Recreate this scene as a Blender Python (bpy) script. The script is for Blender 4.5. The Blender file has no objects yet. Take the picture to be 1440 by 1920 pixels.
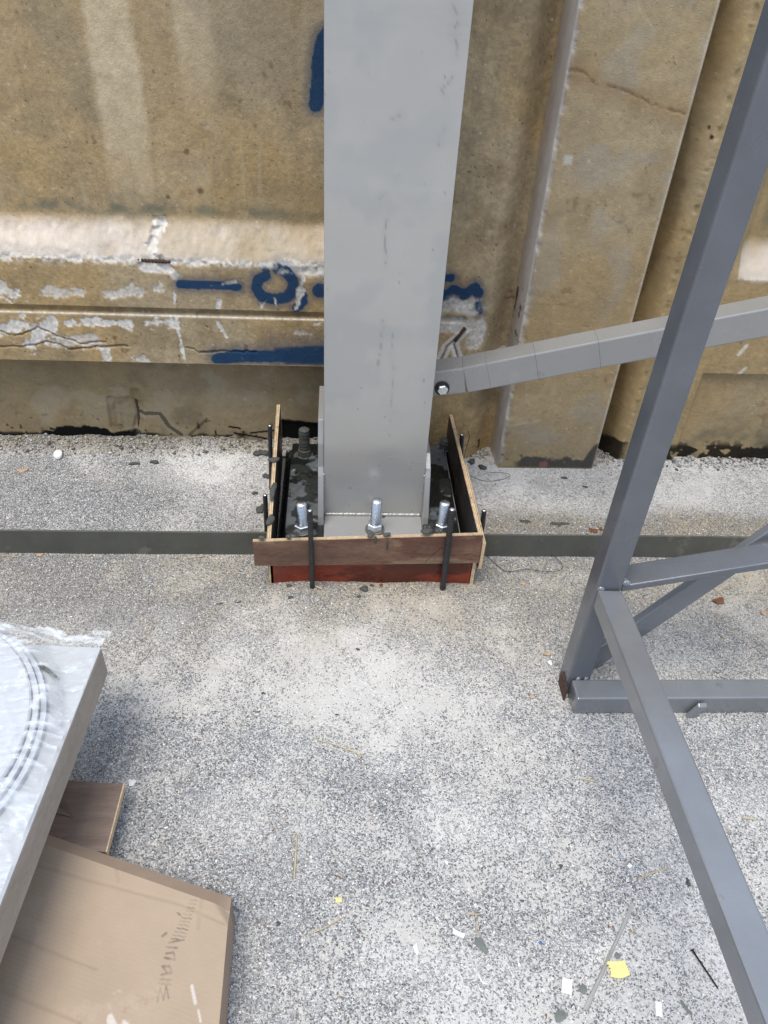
import bpy, math, random
import numpy as np
from mathutils import Vector, Matrix
random.seed(7); rng=np.random.default_rng(7)
S=bpy.context.scene; COL=S.collection

# ---------------------------------------------------------------- camera (recovered from the vanishing points)
F=1442.;CX,CY=720.,960.;H=1.6
dn=np.array([608-CX,-(2706-CY),-F]);dn/=np.linalg.norm(dn)
Xa=np.array([22280,-236.,-F]);Xa-=dn*Xa.dot(dn);Xa/=np.linalg.norm(Xa)
Za=-dn;Ya=np.cross(Za,Xa)
RW=np.array([Xa,Ya,Za]);CAM=np.array([0,0,H])
cd=bpy.data.cameras.new('camera');cam=bpy.data.objects.new('camera',cd);COL.objects.link(cam)
cam.matrix_world=Matrix.Translation((0,0,H))@Matrix(RW.tolist()).to_4x4()
cd.sensor_fit='VERTICAL';cd.sensor_height=24;cd.lens=F/1920*24;cd.clip_start=.02;cd.clip_end=500
S.camera=cam

# ---------------------------------------------------------------- sky, sun, exposure
SUN_EL=math.radians(70);SUN_AZ=math.radians(215)      # azimuth clockwise from +Y
w=bpy.data.worlds.new('World');S.world=w;w.use_nodes=True
nt=w.node_tree;bg=nt.nodes['Background'];sky=nt.nodes.new('ShaderNodeTexSky')
sky.sky_type='NISHITA';sky.sun_disc=False;sky.sun_elevation=SUN_EL;sky.sun_rotation=SUN_AZ
sky.air_density=1.0;sky.dust_density=1.5;sky.ozone_density=1.0
hs=nt.nodes.new('ShaderNodeHueSaturation');hs.inputs['Saturation'].default_value=.85
nt.links.new(sky.outputs[0],hs.inputs['Color'])
# bright cloud cover over the clear sky: overcast luminance (1+2 sin elevation)/3, bluish white
tc=nt.nodes.new('ShaderNodeTexCoord');sx=nt.nodes.new('ShaderNodeSeparateXYZ');nt.links.new(tc.outputs['Generated'],sx.inputs[0])
mr=nt.nodes.new('ShaderNodeMapRange');mr.inputs[1].default_value=-.05;mr.inputs[2].default_value=1;mr.inputs[3].default_value=1/3.;mr.inputs[4].default_value=1;nt.links.new(sx.outputs['Z'],mr.inputs[0])
cn=nt.nodes.new('ShaderNodeTexNoise');cn.inputs['Scale'].default_value=2.2;cn.inputs['Detail'].default_value=5;nt.links.new(tc.outputs['Generated'],cn.inputs['Vector'])
cm_=nt.nodes.new('ShaderNodeMapRange');cm_.inputs[1].default_value=.3;cm_.inputs[2].default_value=.7;cm_.inputs[3].default_value=.8;cm_.inputs[4].default_value=1.2;nt.links.new(cn.outputs['Fac'],cm_.inputs[0])
mm=nt.nodes.new('ShaderNodeMath');mm.operation='MULTIPLY';nt.links.new(mr.outputs[0],mm.inputs[0]);nt.links.new(cm_.outputs[0],mm.inputs[1])
cc=nt.nodes.new('ShaderNodeVectorMath');cc.operation='SCALE';cc.inputs[0].default_value=(7.2,8.5,10.8);nt.links.new(mm.outputs[0],cc.inputs['Scale'])
mw=nt.nodes.new('ShaderNodeMix');mw.data_type='RGBA';mw.inputs[0].default_value=.85;nt.links.new(hs.outputs[0],mw.inputs[6]);nt.links.new(cc.outputs[0],mw.inputs[7])
nt.links.new(mw.outputs[2],bg.inputs[0]);bg.inputs[1].default_value=.12
sd=bpy.data.lights.new('sun','SUN');sun=bpy.data.objects.new('sun',sd);COL.objects.link(sun)
sd.energy=2.2;sd.angle=math.radians(30);sd.color=(1,.92,.79)
tos=Vector((math.sin(SUN_AZ)*math.cos(SUN_EL),math.cos(SUN_AZ)*math.cos(SUN_EL),math.sin(SUN_EL)))
sun.rotation_euler=tos.to_track_quat('Z','Y').to_euler()
S.view_settings.view_transform='Standard';S.view_settings.look='None';S.view_settings.gamma=1
S.view_settings.exposure=0.36
S.view_settings.use_curve_mapping=False

# ---------------------------------------------------------------- measuring helpers: photo pixel -> point on a real plane
def ray(px,py): return RW@np.array([px-CX,-(py-CY),-F])
def G(px,py,z=0.): d=ray(px,py);return CAM+d*((z-H)/d[2])
def W(px,py,y): d=ray(px,py);return CAM+d*(y/d[1])
def WX(px,py,x): d=ray(px,py);return CAM+d*(x/d[0])

# ---------------------------------------------------------------- noise
_T=rng.random((256,256))
def vn(x,y,s=0):
    x=np.asarray(x,float)+s*17.31;y=np.asarray(y,float)+s*41.7
    xi=np.floor(x).astype(int);yi=np.floor(y).astype(int);fx=x-xi;fy=y-yi
    fx=fx*fx*(3-2*fx);fy=fy*fy*(3-2*fy)
    a=_T[xi&255,yi&255];b=_T[(xi+1)&255,yi&255];c=_T[xi&255,(yi+1)&255];d=_T[(xi+1)&255,(yi+1)&255]
    return (a*(1-fx)+b*fx)*(1-fy)+(c*(1-fx)+d*fx)*fy
def fbm(x,y,s=0,o=4,f=1.):
    t=0;a=.5;n=0
    for i in range(o): t=t+a*vn(x*f,y*f,s+i*3);n+=a;a*=.5;f*=2.03
    return t/n
def ss(a,b,x): t=np.clip((x-a)/(b-a),0,1);return t*t*(3-2*t)
def dseg(x,y,pts):
    d=np.full(np.shape(x),1e9)
    for (ax,ay),(bx,by) in zip(pts[:-1],pts[1:]):
        vx,vy=bx-ax,by-ay;L=vx*vx+vy*vy+1e-12
        t=np.clip(((x-ax)*vx+(y-ay)*vy)/L,0,1)
        d=np.minimum(d,np.hypot(x-ax-t*vx,y-ay-t*vy))
    return d
def mix(c,d,m):
    m=np.asarray(m)[...,None];return c*(1-m)+np.asarray(d)*m

# ---------------------------------------------------------------- object helpers
def link(o,parent=None):
    COL.objects.link(o)
    if parent is not None:o.parent=parent
    return o
def tag(o,label,cat,group=None):
    o['label']=label;o['category']=cat
    if group:o['group']=group
    return o
def empty(name,loc,label,cat,group=None,rz=0):
    o=bpy.data.objects.new(name,None);o.location=Vector([float(v) for v in loc]);o.rotation_euler=(0,0,rz);o.empty_display_size=.05
    link(o);return tag(o,label,cat,group)
def mesh(name,vs,fs,mat,parent=None,smooth=False,bevel=0,loc=None):
    me=bpy.data.meshes.new(name);me.from_pydata([tuple(map(float,v)) for v in vs],[],fs)
    me.validate();me.materials.append(mat)
    o=bpy.data.objects.new(name,me)
    import bmesh
    b=bmesh.new();b.from_mesh(me);bmesh.ops.recalc_face_normals(b,faces=b.faces)
    if bevel: bmesh.ops.bevel(b,geom=b.edges[:]+b.verts[:],offset=bevel,segments=2,affect='EDGES',profile=.5,clamp_overlap=True)
    b.to_mesh(me);b.free()
    if smooth: me.polygons.foreach_set('use_smooth',[True]*len(me.polygons))
    if parent is not None:                      # vertices are given in world space: move into the thing's own space
        pm=Matrix.Translation(parent.location)@parent.rotation_euler.to_matrix().to_4x4()
        me.transform(pm.inverted())
    elif loc is not None:
        me.transform(Matrix.Translation(-Vector([float(v) for v in loc])));o.location=[float(v) for v in loc]
    return link(o,parent)
def recenter(o):
    me=o.data;n=len(me.vertices);a=np.empty(n*3);me.vertices.foreach_get('co',a);a=a.reshape(-1,3)
    c=Vector(((a[:,0].min()+a[:,0].max())/2,(a[:,1].min()+a[:,1].max())/2,a[:,2].min()));me.transform(Matrix.Translation(-c));o.location=o.location+c
    return o
def box(x0,x1,y0,y1,z0,z1):
    return [(x0,y0,z0),(x1,y0,z0),(x1,y1,z0),(x0,y1,z0),(x0,y0,z1),(x1,y0,z1),(x1,y1,z1),(x0,y1,z1)],\
      [(0,1,2,3),(4,5,6,7),(0,1,5,4),(1,2,6,5),(2,3,7,6),(3,0,4,7)]
BF=box(0,1,0,1,0,1)[1]
def beam(p,q,side,up):
    """box with its axis p->q; side, up: full width vectors"""
    p,q,s,u=[np.array(v,float) for v in (p,q,side,up)]
    return [p-s/2-u/2,p+s/2-u/2,q+s/2-u/2,q-s/2-u/2,p-s/2+u/2,p+s/2+u/2,q+s/2+u/2,q-s/2+u/2],BF
def frame(p,q,up=(0,0,1)):
    p=np.array(p,float);q=np.array(q,float);d=(q-p)/np.linalg.norm(q-p)
    s=np.cross(d,up);s/=np.linalg.norm(s);u=np.cross(s,d);return s,u
def tube(pts,r,n=8,ribs=0,cap=True):
    pts=[np.array(p,float) for p in pts];vs=[];fs=[]
    for i,p in enumerate(pts):
        d=pts[min(i+1,len(pts)-1)]-pts[max(i-1,0)];d/=np.linalg.norm(d)
        a=np.cross(d,(0.13,.31,.94) if abs(d[2])<.9 else (1,0.1,0));a/=np.linalg.norm(a);b=np.cross(d,a)
        rr=r[i] if hasattr(r,'__len__') else r
        for k in range(n):
            t=2*math.pi*k/n;vs.append(p+rr*(math.cos(t)*a+math.sin(t)*b))
    for i in range(len(pts)-1):
        for k in range(n):
            fs.append((i*n+k,i*n+(k+1)%n,(i+1)*n+(k+1)%n,(i+1)*n+k))
    if cap: fs.append(tuple(range(n)));fs.append(tuple(range((len(pts)-1)*n,len(pts)*n)))
    return vs,fs
def ribbed(p,q,r,pitch=.008,bump=.0012,n=10):
    p=np.array(p,float);q=np.array(q,float);L=np.linalg.norm(q-p);m=max(2,int(L/pitch));pts=[];rs=[]
    for i in range(m):
        for t,b in ((0,0),(.35,0),(.5,bump),(.75,bump)):
            pts.append(p+(q-p)*((i+t)/m));rs.append(r+b)
    pts.append(q);rs.append(r)
    return tube(pts,rs,n)
def join(*parts):
    vs=[];fs=[]
    for v,f in parts:
        k=len(vs);vs+=list(v);fs+=[tuple(i+k for i in g) for g in f]
    return vs,fs
def gridmesh(name,P,col,mat,parent=None,loc=None,flip=False,smooth=True):
    """P: (n,m,3) world points; col: (n,m,3) linear colours"""
    n,m=P.shape[:2];me=bpy.data.meshes.new(name)
    off=np.zeros(3) if parent is None and loc is None else np.array(parent.location if parent is not None else loc,float)
    co=(P-off).reshape(-1,3).astype(np.float32)
    i=np.arange(n*m).reshape(n,m);q=np.stack([i[:-1,:-1],i[1:,:-1],i[1:,1:],i[:-1,1:]],-1).reshape(-1,4)
    if flip:q=q[:,::-1]
    me.vertices.add(len(co));me.vertices.foreach_set('co',co.ravel())
    me.loops.add(q.size);me.loops.foreach_set('vertex_index',q.ravel().astype(np.int32))
    me.polygons.add(len(q));me.polygons.foreach_set('loop_start',(np.arange(len(q))*4).astype(np.int32))
    me.polygons.foreach_set('use_smooth',np.full(len(q),smooth))
    me.update(calc_edges=True)
    if col is not None:
        a=me.attributes.new('Col','FLOAT_COLOR','POINT');c=np.ones((n*m,4),np.float32);c[:,:col.shape[-1]]=col.reshape(n*m,-1)
        a.data.foreach_set('color',c.ravel())
    me.materials.append(mat);o=bpy.data.objects.new(name,me)
    if loc is not None:o.location=[float(v) for v in loc]
    return link(o,parent)

# ---------------------------------------------------------------- materials
def mat(name,base=(.5,.5,.5),rough=.6,metal=0,attr=False,var=.15,vscale=30,bump=.2,bscale=120,bdist=.002,spec=.5,fine=None,stretch=None,coat=0,spots=()):
    m=bpy.data.materials.new(name);m.use_nodes=True;t=m.node_tree;N=t.nodes;L=t.links
    p=N['Principled BSDF'];p.inputs['Roughness'].default_value=rough;p.inputs['Metallic'].default_value=metal
    p.inputs['Specular IOR Level'].default_value=spec;p.inputs['Coat Weight'].default_value=coat;p.inputs['Coat Roughness'].default_value=.25
    g=N.new('ShaderNodeTexCoord');vec=g.outputs['Object']
    if stretch:
        mp=N.new('ShaderNodeMapping');mp.inputs['Scale'].default_value=stretch;L.new(vec,mp.inputs[0]);vec=mp.outputs[0]
    if attr:
        a=N.new('ShaderNodeAttribute');a.attribute_name='Col';c=a.outputs['Color']
    else:
        a=N.new('ShaderNodeRGB');a.outputs[0].default_value=(*base,1);c=a.outputs[0]
    def noise(sc,det=5,r=.6):
        n=N.new('ShaderNodeTexNoise');n.inputs['Scale'].default_value=sc;n.inputs['Detail'].default_value=det;n.inputs['Roughness'].default_value=r
        L.new(vec,n.inputs['Vector']);return n.outputs['Fac']
    def mul(c,f,lo,hi):
        r=N.new('ShaderNodeMapRange');r.inputs[1].default_value=.25;r.inputs[2].default_value=.75;r.inputs[3].default_value=lo;r.inputs[4].default_value=hi;L.new(f,r.inputs[0])
        x=N.new('ShaderNodeVectorMath');x.operation='SCALE';L.new(c,x.inputs[0]);L.new(r.outputs[0],x.inputs['Scale']);return x.outputs[0]
    c=mul(c,noise(vscale),1-var,1+var)
    for col2,scl,th,am in spots:
        r=N.new('ShaderNodeMapRange');r.inputs[1].default_value=th;r.inputs[2].default_value=th+.05;r.inputs[4].default_value=am;L.new(noise(scl,6,.7),r.inputs[0])
        x=N.new('ShaderNodeMix');x.data_type='RGBA';L.new(r.outputs[0],x.inputs[0]);L.new(c,x.inputs[6]);x.inputs[7].default_value=(*col2,1);c=x.outputs[2]
    if fine: c=mul(c,noise(fine[0],3,.7),1-fine[1],1+fine[1])
    L.new(c,p.inputs['Base Color'])
    r2=N.new('ShaderNodeMapRange');r2.inputs[1].default_value=.3;r2.inputs[2].default_value=.7;r2.inputs[3].default_value=max(.05,rough-.1);r2.inputs[4].default_value=min(1,rough+.12)
    L.new(noise(vscale*.7),r2.inputs[0]);L.new(r2.outputs[0],p.inputs['Roughness'])
    b=N.new('ShaderNodeBump');b.inputs['Strength'].default_value=bump;b.inputs['Distance'].default_value=bdist
    L.new(noise(bscale,6,.65),b.inputs['Height']);L.new(b.outputs[0],p.inputs['Normal'])
    return m
M={}
M['conc']=mat('wall concrete',attr=True,rough=.9,var=.10,vscale=14,fine=(420,.16),bump=.6,bscale=260,bdist=.003,spec=.25)
M['paint']=mat('light grey steel paint',(.36,.357,.35),rough=.30,metal=.3,spots=(((.46,.46,.46),10,.62,.3),((.17,.17,.165),7,.66,.35)),var=.06,vscale=7,bump=.12,bscale=90,bdist=.001,fine=(300,.03))
M['paintcol']=mat('column steel paint',attr=True,rough=.36,metal=.3,var=.05,vscale=6,bump=.15,bscale=110,bdist=.001,stretch=(.12,1,1),spots=(((.33,.335,.33),3.5,.60,.12),((.6,.61,.6),5,.62,.12),((.2,.2,.19),60,.70,.4)))
M['paintmid']=mat('mid grey steel paint',(.235,.245,.26),rough=.18,metal=.35,spots=(((.12,.06,.035),18,.70,.5),((.33,.34,.35),14,.64,.35),((.07,.07,.07),9,.66,.4),((.45,.46,.46),110,.72,.5)),var=.10,vscale=9,bump=.15,bscale=40,bdist=.0015,fine=(350,.04))
M['paintblue']=mat('blue grey steel paint',(.16,.17,.19),rough=.2,metal=.35,spots=(((.12,.06,.035),16,.70,.5),((.28,.29,.31),11,.64,.35),((.06,.055,.05),8,.67,.4),((.45,.46,.46),120,.72,.5)),var=.12,vscale=9,bump=.18,bscale=35,bdist=.0015,fine=(350,.04))
M['paintdark']=mat('dull green grey steel',(.095,.097,.082),spots=(((.22,.21,.18),5,.55,.45),((.3,.28,.24),60,.66,.5)),rough=.5,var=.18,vscale=12,bump=.2,bscale=60,bdist=.001)
M['zinc']=mat('zinc plated steel',(.80,.83,.86),rough=.30,metal=1,var=.1,vscale=60,bump=.1,bscale=200)
M['rust']=mat('rusty steel',(.075,.042,.026),rough=.9,var=.5,vscale=120,bump=.8,bscale=400,bdist=.002)
M['rebar']=mat('dark rebar steel',(.045,.045,.045),rough=.6,metal=.4,var=.35,vscale=60,bump=.5,bscale=300)
M['wire']=mat('black wire',(.02,.02,.02),rough=.5,metal=.5)
M['plyface']=mat('weathered plywood film face',attr=True,rough=.55,var=.22,vscale=22,fine=(260,.18),bump=.3,bscale=120,stretch=(.35,1,1))
M['plyred']=mat('red brown plywood film face',(.20,.032,.014),rough=.28,spots=(((.05,.012,.008),6,.50,.75),((.30,.2,.14),45,.66,.6),((.42,.35,.27),25,.70,.6)),var=.35,vscale=16,fine=(180,.2),bump=.25,bscale=90,stretch=(.4,1,1))
M['plyedge']=mat('raw plywood edge',(.60,.45,.28),spots=(((.13,.11,.09),22,.60,.7),),rough=.8,var=.3,vscale=50,fine=(300,.2),bump=.4,bscale=200)
M['plydark']=mat('dark plywood ply line',(.16,.10,.06),rough=.9,var=.3,vscale=60)
M['mortar']=mat('wet mortar',attr=True,rough=.22,var=.25,vscale=30,bump=.6,bscale=90,bdist=.004,fine=(260,.15))
M['lump']=mat('moist grey mortar lump',(.075,.077,.07),rough=.75,var=.3,vscale=60,bump=.8,bscale=250,bdist=.003)
M['card']=mat('brown cardboard',attr=True,spots=(((.46,.38,.30),7,.58,.3),((.30,.22,.155),13,.62,.35),((.12,.09,.07),150,.74,.5)),rough=.85,var=.05,vscale=12,fine=(500,.05),bump=.15,bscale=300,bdist=.0006,spec=.2)
M['veneer']=mat('glossy brown board',(.21,.155,.125),rough=.25,var=.3,vscale=14,fine=(120,.12),bump=.08,bscale=60,stretch=(.3,2.4,1))
M['boardtop']=mat('white laminated board',(.48,.49,.50),rough=.25,var=.04,vscale=8,bump=.05)
M['boardedge']=mat('raw board edge',(.36,.31,.26),rough=.8,var=.18,vscale=20,fine=(240,.15),bump=.35,bscale=200,stretch=(1,.25,1))
M['roll']=mat('white rolled sheet',(.52,.54,.58),rough=.5,var=.07,vscale=20,bump=.35,bscale=40,bdist=.003)
M['white']=mat('white plastic scrap',(.75,.76,.76),rough=.5,var=.06,bump=.2)
M['yellow']=mat('yellow paper scrap',(.74,.64,.27),rough=.8,var=.1,vscale=60,bump=.3)
M['straw']=mat('dry straw',(.52,.42,.25),rough=.8,var=.2)
M['stick']=mat('grey weathered wood strip',(.33,.33,.32),rough=.8,var=.15,vscale=40,bump=.3)
M['leaf']=mat('dry brown leaf',(.16,.07,.035),rough=.8,var=.3,vscale=80,bump=.4)
M['woodchip']=mat('pale wood chip',(.48,.34,.22),rough=.85,var=.2)
M['blue']=mat('blue plastic',(.03,.12,.45),rough=.5)
M['greyscrap']=mat('grey green mortar flake',(.15,.17,.155),rough=.8,var=.15,bump=.4,bscale=200)
M['tar']=mat('black bitumen',(.008,.008,.008),rough=.55,var=.4,bump=.5)

# stretch film: a thin milky clear sheet
fm=bpy.data.materials.new('clear stretch film');fm.use_nodes=True;t=fm.node_tree;N=t.nodes;L=t.links
p=N['Principled BSDF'];p.inputs['Base Color'].default_value=(.80,.84,.88,1);p.inputs['Roughness'].default_value=.10;p.inputs['Specular IOR Level'].default_value=1.0
g=N.new('ShaderNodeTexCoord');a=N.new('ShaderNodeAttribute');a.attribute_name='Col'
mp=N.new('ShaderNodeMapping');mp.inputs['Scale'].default_value=(9,13,8);mp.inputs['Rotation'].default_value=(0,0,.6);L.new(g.outputs['Object'],mp.inputs[0])
n=N.new('ShaderNodeTexNoise');n.inputs['Scale'].default_value=3;n.inputs['Detail'].default_value=5;L.new(mp.outputs[0],n.inputs['Vector'])
r=N.new('ShaderNodeMapRange');r.inputs[1].default_value=.35;r.inputs[2].default_value=.75;r.inputs[3].default_value=-.06;r.inputs[4].default_value=.12;L.new(n.outputs['Fac'],r.inputs[0])
ad=N.new('ShaderNodeMath');ad.operation='ADD';ad.use_clamp=True
sp=N.new('ShaderNodeSeparateColor');L.new(a.outputs['Color'],sp.inputs[0]);L.new(sp.outputs[0],ad.inputs[0]);L.new(r.outputs[0],ad.inputs[1]);L.new(ad.outputs[0],p.inputs['Alpha'])
b=N.new('ShaderNodeBump');b.inputs['Strength'].default_value=1;b.inputs['Distance'].default_value=.006;L.new(n.outputs['Fac'],b.inputs['Height']);L.new(b.outputs[0],p.inputs['Normal'])
M['film']=fm

# ground: exposed-aggregate concrete. attribute: R grit amount, G warm sand, B dust
gm=bpy.data.materials.new('gritty concrete ground');gm.use_nodes=True;t=gm.node_tree;N=t.nodes;L=t.links
p=N['Principled BSDF'];p.inputs['Roughness'].default_value=.88;p.inputs['Specular IOR Level'].default_value=.25
g=N.new('ShaderNodeTexCoord');a=N.new('ShaderNodeAttribute');a.attribute_name='Col';sp=N.new('ShaderNodeSeparateColor');L.new(a.outputs['Color'],sp.inputs[0])
def NZ(sc,det=4,rr=.6):
    n=N.new('ShaderNodeTexNoise');n.inputs['Scale'].default_value=sc;n.inputs['Detail'].default_value=det;n.inputs['Roughness'].default_value=rr;L.new(g.outputs['Object'],n.inputs['Vector']);return n.outputs['Fac']
def RMP(f,a0,a1,lo=0,hi=1):
    r=N.new('ShaderNodeMapRange');r.inputs[1].default_value=a0;r.inputs[2].default_value=a1;r.inputs[3].default_value=lo;r.inputs[4].default_value=hi;L.new(f,r.inputs[0]);return r.outputs[0]
def MX(f,c1,c2):
    m=N.new('ShaderNodeMix');m.data_type='RGBA'
    if isinstance(f,(int,float)):m.inputs[0].default_value=f
    else:L.new(f,m.inputs[0])
    for k,c in ((6,c1),(7,c2)):
        if isinstance(c,tuple):m.inputs[k].default_value=(*c,1)
        else:L.new(c,m.inputs[k])
    return m.outputs[2]
def MA(op,x,y):
    m=N.new('ShaderNodeMath');m.operation=op
    for k,c in ((0,x),(1,y)):
        if isinstance(c,(int,float)):m.inputs[k].default_value=c
        else:L.new(c,m.inputs[k])
    return m.outputs[0]
# warp the cells so that they do not look like a lattice
wv=N.new('ShaderNodeTexNoise');wv.inputs['Scale'].default_value=60;L.new(g.outputs['Object'],wv.inputs['Vector'])
wa=N.new('ShaderNodeVectorMath');wa.operation='SCALE';wa.inputs['Scale'].default_value=.012;L.new(wv.outputs['Color'],wa.inputs[0])
wb=N.new('ShaderNodeVectorMath');wb.operation='ADD';L.new(g.outputs['Object'],wb.inputs[0]);L.new(wa.outputs[0],wb.inputs[1])
V=N.new('ShaderNodeTexVoronoi');V.inputs['Scale'].default_value=300;L.new(wb.outputs[0],V.inputs['Vector'])
V2=N.new('ShaderNodeTexVoronoi');V2.inputs['Scale'].default_value=330;L.new(wb.outputs[0],V2.inputs['Vector'])
sc=N.new('ShaderNodeSeparateColor');L.new(V.outputs['Color'],sc.inputs[0]);sc2=N.new('ShaderNodeSeparateColor');L.new(V2.outputs['Color'],sc2.inputs[0])
cr=N.new('ShaderNodeValToRGB');e=cr.color_ramp;e.interpolation='LINEAR'
e.elements[0].position=0;e.elements[0].color=(.17,.17,.175,1);e.elements[1].position=1;e.elements[1].color=(.80,.79,.77,1)
for pos,c in ((.15,(.25,.255,.27)),(.40,(.35,.355,.365)),(.62,(.44,.44,.445)),(.80,(.60,.60,.59))):
    q=e.elements.new(pos);q.color=(*c,1)
L.new(sc.outputs[0],cr.inputs[0])
stone=cr.outputs[0]
stone=MX(RMP(sc.outputs[1],.985,.99),stone,(.25,.11,.06))            # the odd reddish grain
stone=MX(RMP(V.outputs['Distance'],.0035,.0055,0,.45),stone,(.09,.09,.09)) if False else stone
matrix=MX(NZ(9),(.455,.438,.41),(.60,.585,.56))
matrix=MX(sp.outputs[1],matrix,(.38,.33,.25))
stone=MX(MA('MULTIPLY',sp.outputs[1],.45),stone,(.27,.225,.165))
# grains show where the random cell value is under the local grit amount
showm=RMP(MA('SUBTRACT',sp.outputs[0],MA('ADD',MA('MULTIPLY',sc.outputs[2],.8),MA('MULTIPLY',NZ(35,5,.7),.35))),-.07,.07)
c=MX(showm,matrix,stone)
# small dark pits and specks everywhere
pit=RMP(MA('ADD',sc2.outputs[0],MA('MULTIPLY',sp.outputs[0],.12)),.93,.96)
pit=MA('MULTIPLY',pit,RMP(V2.outputs['Distance'],.55,.25,0,1));c=MX(MA('MULTIPLY',pit,.7),c,(.10,.10,.095))
c=MX(MA('MULTIPLY',RMP(sc2.outputs[1],.94,.96),.6),c,(.78,.78,.77))
dn_=MX(NZ(200,3,.8),(.60,.59,.575),(.82,.81,.795))
c=MX(MA('MULTIPLY',sp.outputs[2],RMP(NZ(130,5,.85),.40,.56,.05,1)),c,dn_)
L.new(c,p.inputs['Base Color'])
b=N.new('ShaderNodeBump');b.inputs['Strength'].default_value=1;b.inputs['Distance'].default_value=.0035
hgt=MA('ADD',MA('MULTIPLY',MA('MULTIPLY',MA('ADD',MA('MULTIPLY',sc.outputs[0],.6),MA('SUBTRACT',1.,V.outputs['Distance'])),showm),1.1),MA('MULTIPLY',NZ(230,4,.7),.6));hgt=MA('SUBTRACT',hgt,MA('MULTIPLY',pit,1.2))
L.new(hgt,b.inputs['Height']);L.new(b.outputs[0],p.inputs['Normal'])
M['ground']=gm
cm=bpy.data.materials.new('stone chips');cm.use_nodes=True;t=cm.node_tree
a=t.nodes.new('ShaderNodeAttribute');a.attribute_name='Col';t.links.new(a.outputs['Color'],t.nodes['Principled BSDF'].inputs['Base Color']);t.nodes['Principled BSDF'].inputs['Roughness'].default_value=.8
M['chips']=cm

# ================================================================ GROUND
def lines(a,b,st,outer):
    mid=np.arange(a,b,st);return np.concatenate([[ -o for o in outer[::-1]]+np.array([a]),mid,b+np.array(outer)])
gx=lines(-1.45,1.75,.006,[.1,.4,1,3,10,60]);gy=np.concatenate([[-60,-10,-3,-1,-.3,0],np.arange(.2,2.42,.006),[2.6,3.5,8,30,80]])
X,Y=np.meshgrid(gx,gy,indexing='ij')
def onpx(px,py,rx,ry,X,Y,z=0):           # soft elliptical patch: centre pixel, radii in metres
    c=G(px,py,z);return np.clip(1-np.hypot((X-c[0])/rx,(Y-c[1])/ry),0,1)
n1=fbm(X,Y,1,5,3.);n2=fbm(X,Y,2,5,9.);n3=fbm(X,Y,9,4,40.)
grit=.42+.8*(n1-.45)+.9*(n2-.5)+.5*(n3-.5)
for px,py,rx,ry,am in ((300,1400,.35,.3,.55),(180,1430,.35,.35,.35),(560,1520,.6,.45,.42),(760,1450,.35,.25,.3),(330,1640,.3,.3,.45),(450,1790,.3,.3,.4),(1300,1200,.45,.2,.5),(1350,1400,.5,.35,.45),(1050,1500,.6,.6,.4),(900,1700,.5,.45,.32),(100,920,.7,.3,.8),(250,960,.6,.25,.8),(300,1120,.7,.3,.6),(80,1080,.6,.3,.7),(1350,900,.6,.3,.1),(1200,1650,.5,.4,.35),
      (700,1270,.45,.3,-.22),(560,1230,.5,.25,-.18),(880,1420,.3,.3,-.15),(960,1600,.25,.2,-.15),(650,1330,.35,.2,-.2)):
    grit=grit+am*.42*ss(0,.8,onpx(px,py,rx,ry,X,Y))*(.6+.8*n2)
sand=.18*ss(.4,.7,n1)
sand=np.maximum(sand,.95*ss(0,.12,.115-np.abs(Y-1.575)+.05*(n2-.5))*ss(-.25,-.17,X)*ss(.47,.4,X))
sand=np.maximum(sand,.85*ss(1.15,1.55,Y)*ss(1.75,1.7,Y)*(.55+.9*n2)*(1-.45*ss(0,.8,onpx(690,1290,.5,.3,X,Y))))
sand=np.maximum(sand,.8*ss(2.2,2.26,Y)*(.5+n2)*ss(.5,.4,X))
sand=np.maximum(sand,1.0*ss(.40,.5,X)*ss(2.0,1.90,Y+.08*(n1-.5))*ss(1.72,1.75,Y)*(.75+.5*n2));grit=grit+.25*ss(.40,.5,X)*ss(2.0,1.9,Y)*ss(1.7,1.75,Y)
dust=.0*X
dust=np.maximum(dust,1.0*ss(.38,.5,X)*ss(1.90,2.0,Y+.12*(n1-.5)+.1*(n2-.5))*ss(2.4,2.1,Y)*ss(.2,.45,n2+.15))
dust=np.maximum(dust,.95*ss(0,.6,onpx(400,885,.34,.16,X,Y)+.5*(n2-.5)))
dust=np.maximum(dust,.5*ss(0,.7,onpx(470,900,.3,.3,X,Y)+.3*(n2-.5)))
dust=np.maximum(dust,.32*ss(0,1.3,onpx(690,1290,.55,.36,X,Y)+1.2*(n2-.5)))
dust=np.maximum(dust,.5*ss(.5,.68,fbm(X,Y,11,5,6.))*ss(1.62,1.4,Y))
dust=np.maximum(dust,.35*ss(.5,.75,n1)*ss(1.5,1.2,Y))
Zg=.006*(fbm(X,Y,4,3,2.)-.5)+.004*(n2-.5)+.0025*(n3-.5)*np.clip(grit,0,1)
bank=ss(2.16,2.30,Y)*ss(.56,.4,X)+ss(2.17,2.27,Y)*ss(.93,1.05,X)
Zg=Zg+bank*(.018+.03*(n2-.3)+.012*(n3-.5))
Zg=Zg+.012*ss(0,.09,.09-np.abs(Y-1.575))*ss(-.22,-.12,X)*ss(.45,.38,X)*(.4+n2)
inner=(X>-1.46)&(X<1.76)&(Y>.19)&(Y<2.43);Zg=np.where(inner,Zg,-.002)
gr=gridmesh('ground',np.stack([X,Y,Zg],-1),np.stack([np.clip(grit,0,1),np.clip(sand,0,1),np.clip(dust,0,1)],-1),M['ground'],flip=False)
gr['kind']='structure'
def gz(x,y):
    i=int(np.clip(np.searchsorted(gx,x),0,len(gx)-1));j=int(np.clip(np.searchsorted(gy,y),0,len(gy)-1));return float(Zg[i,j])

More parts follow.
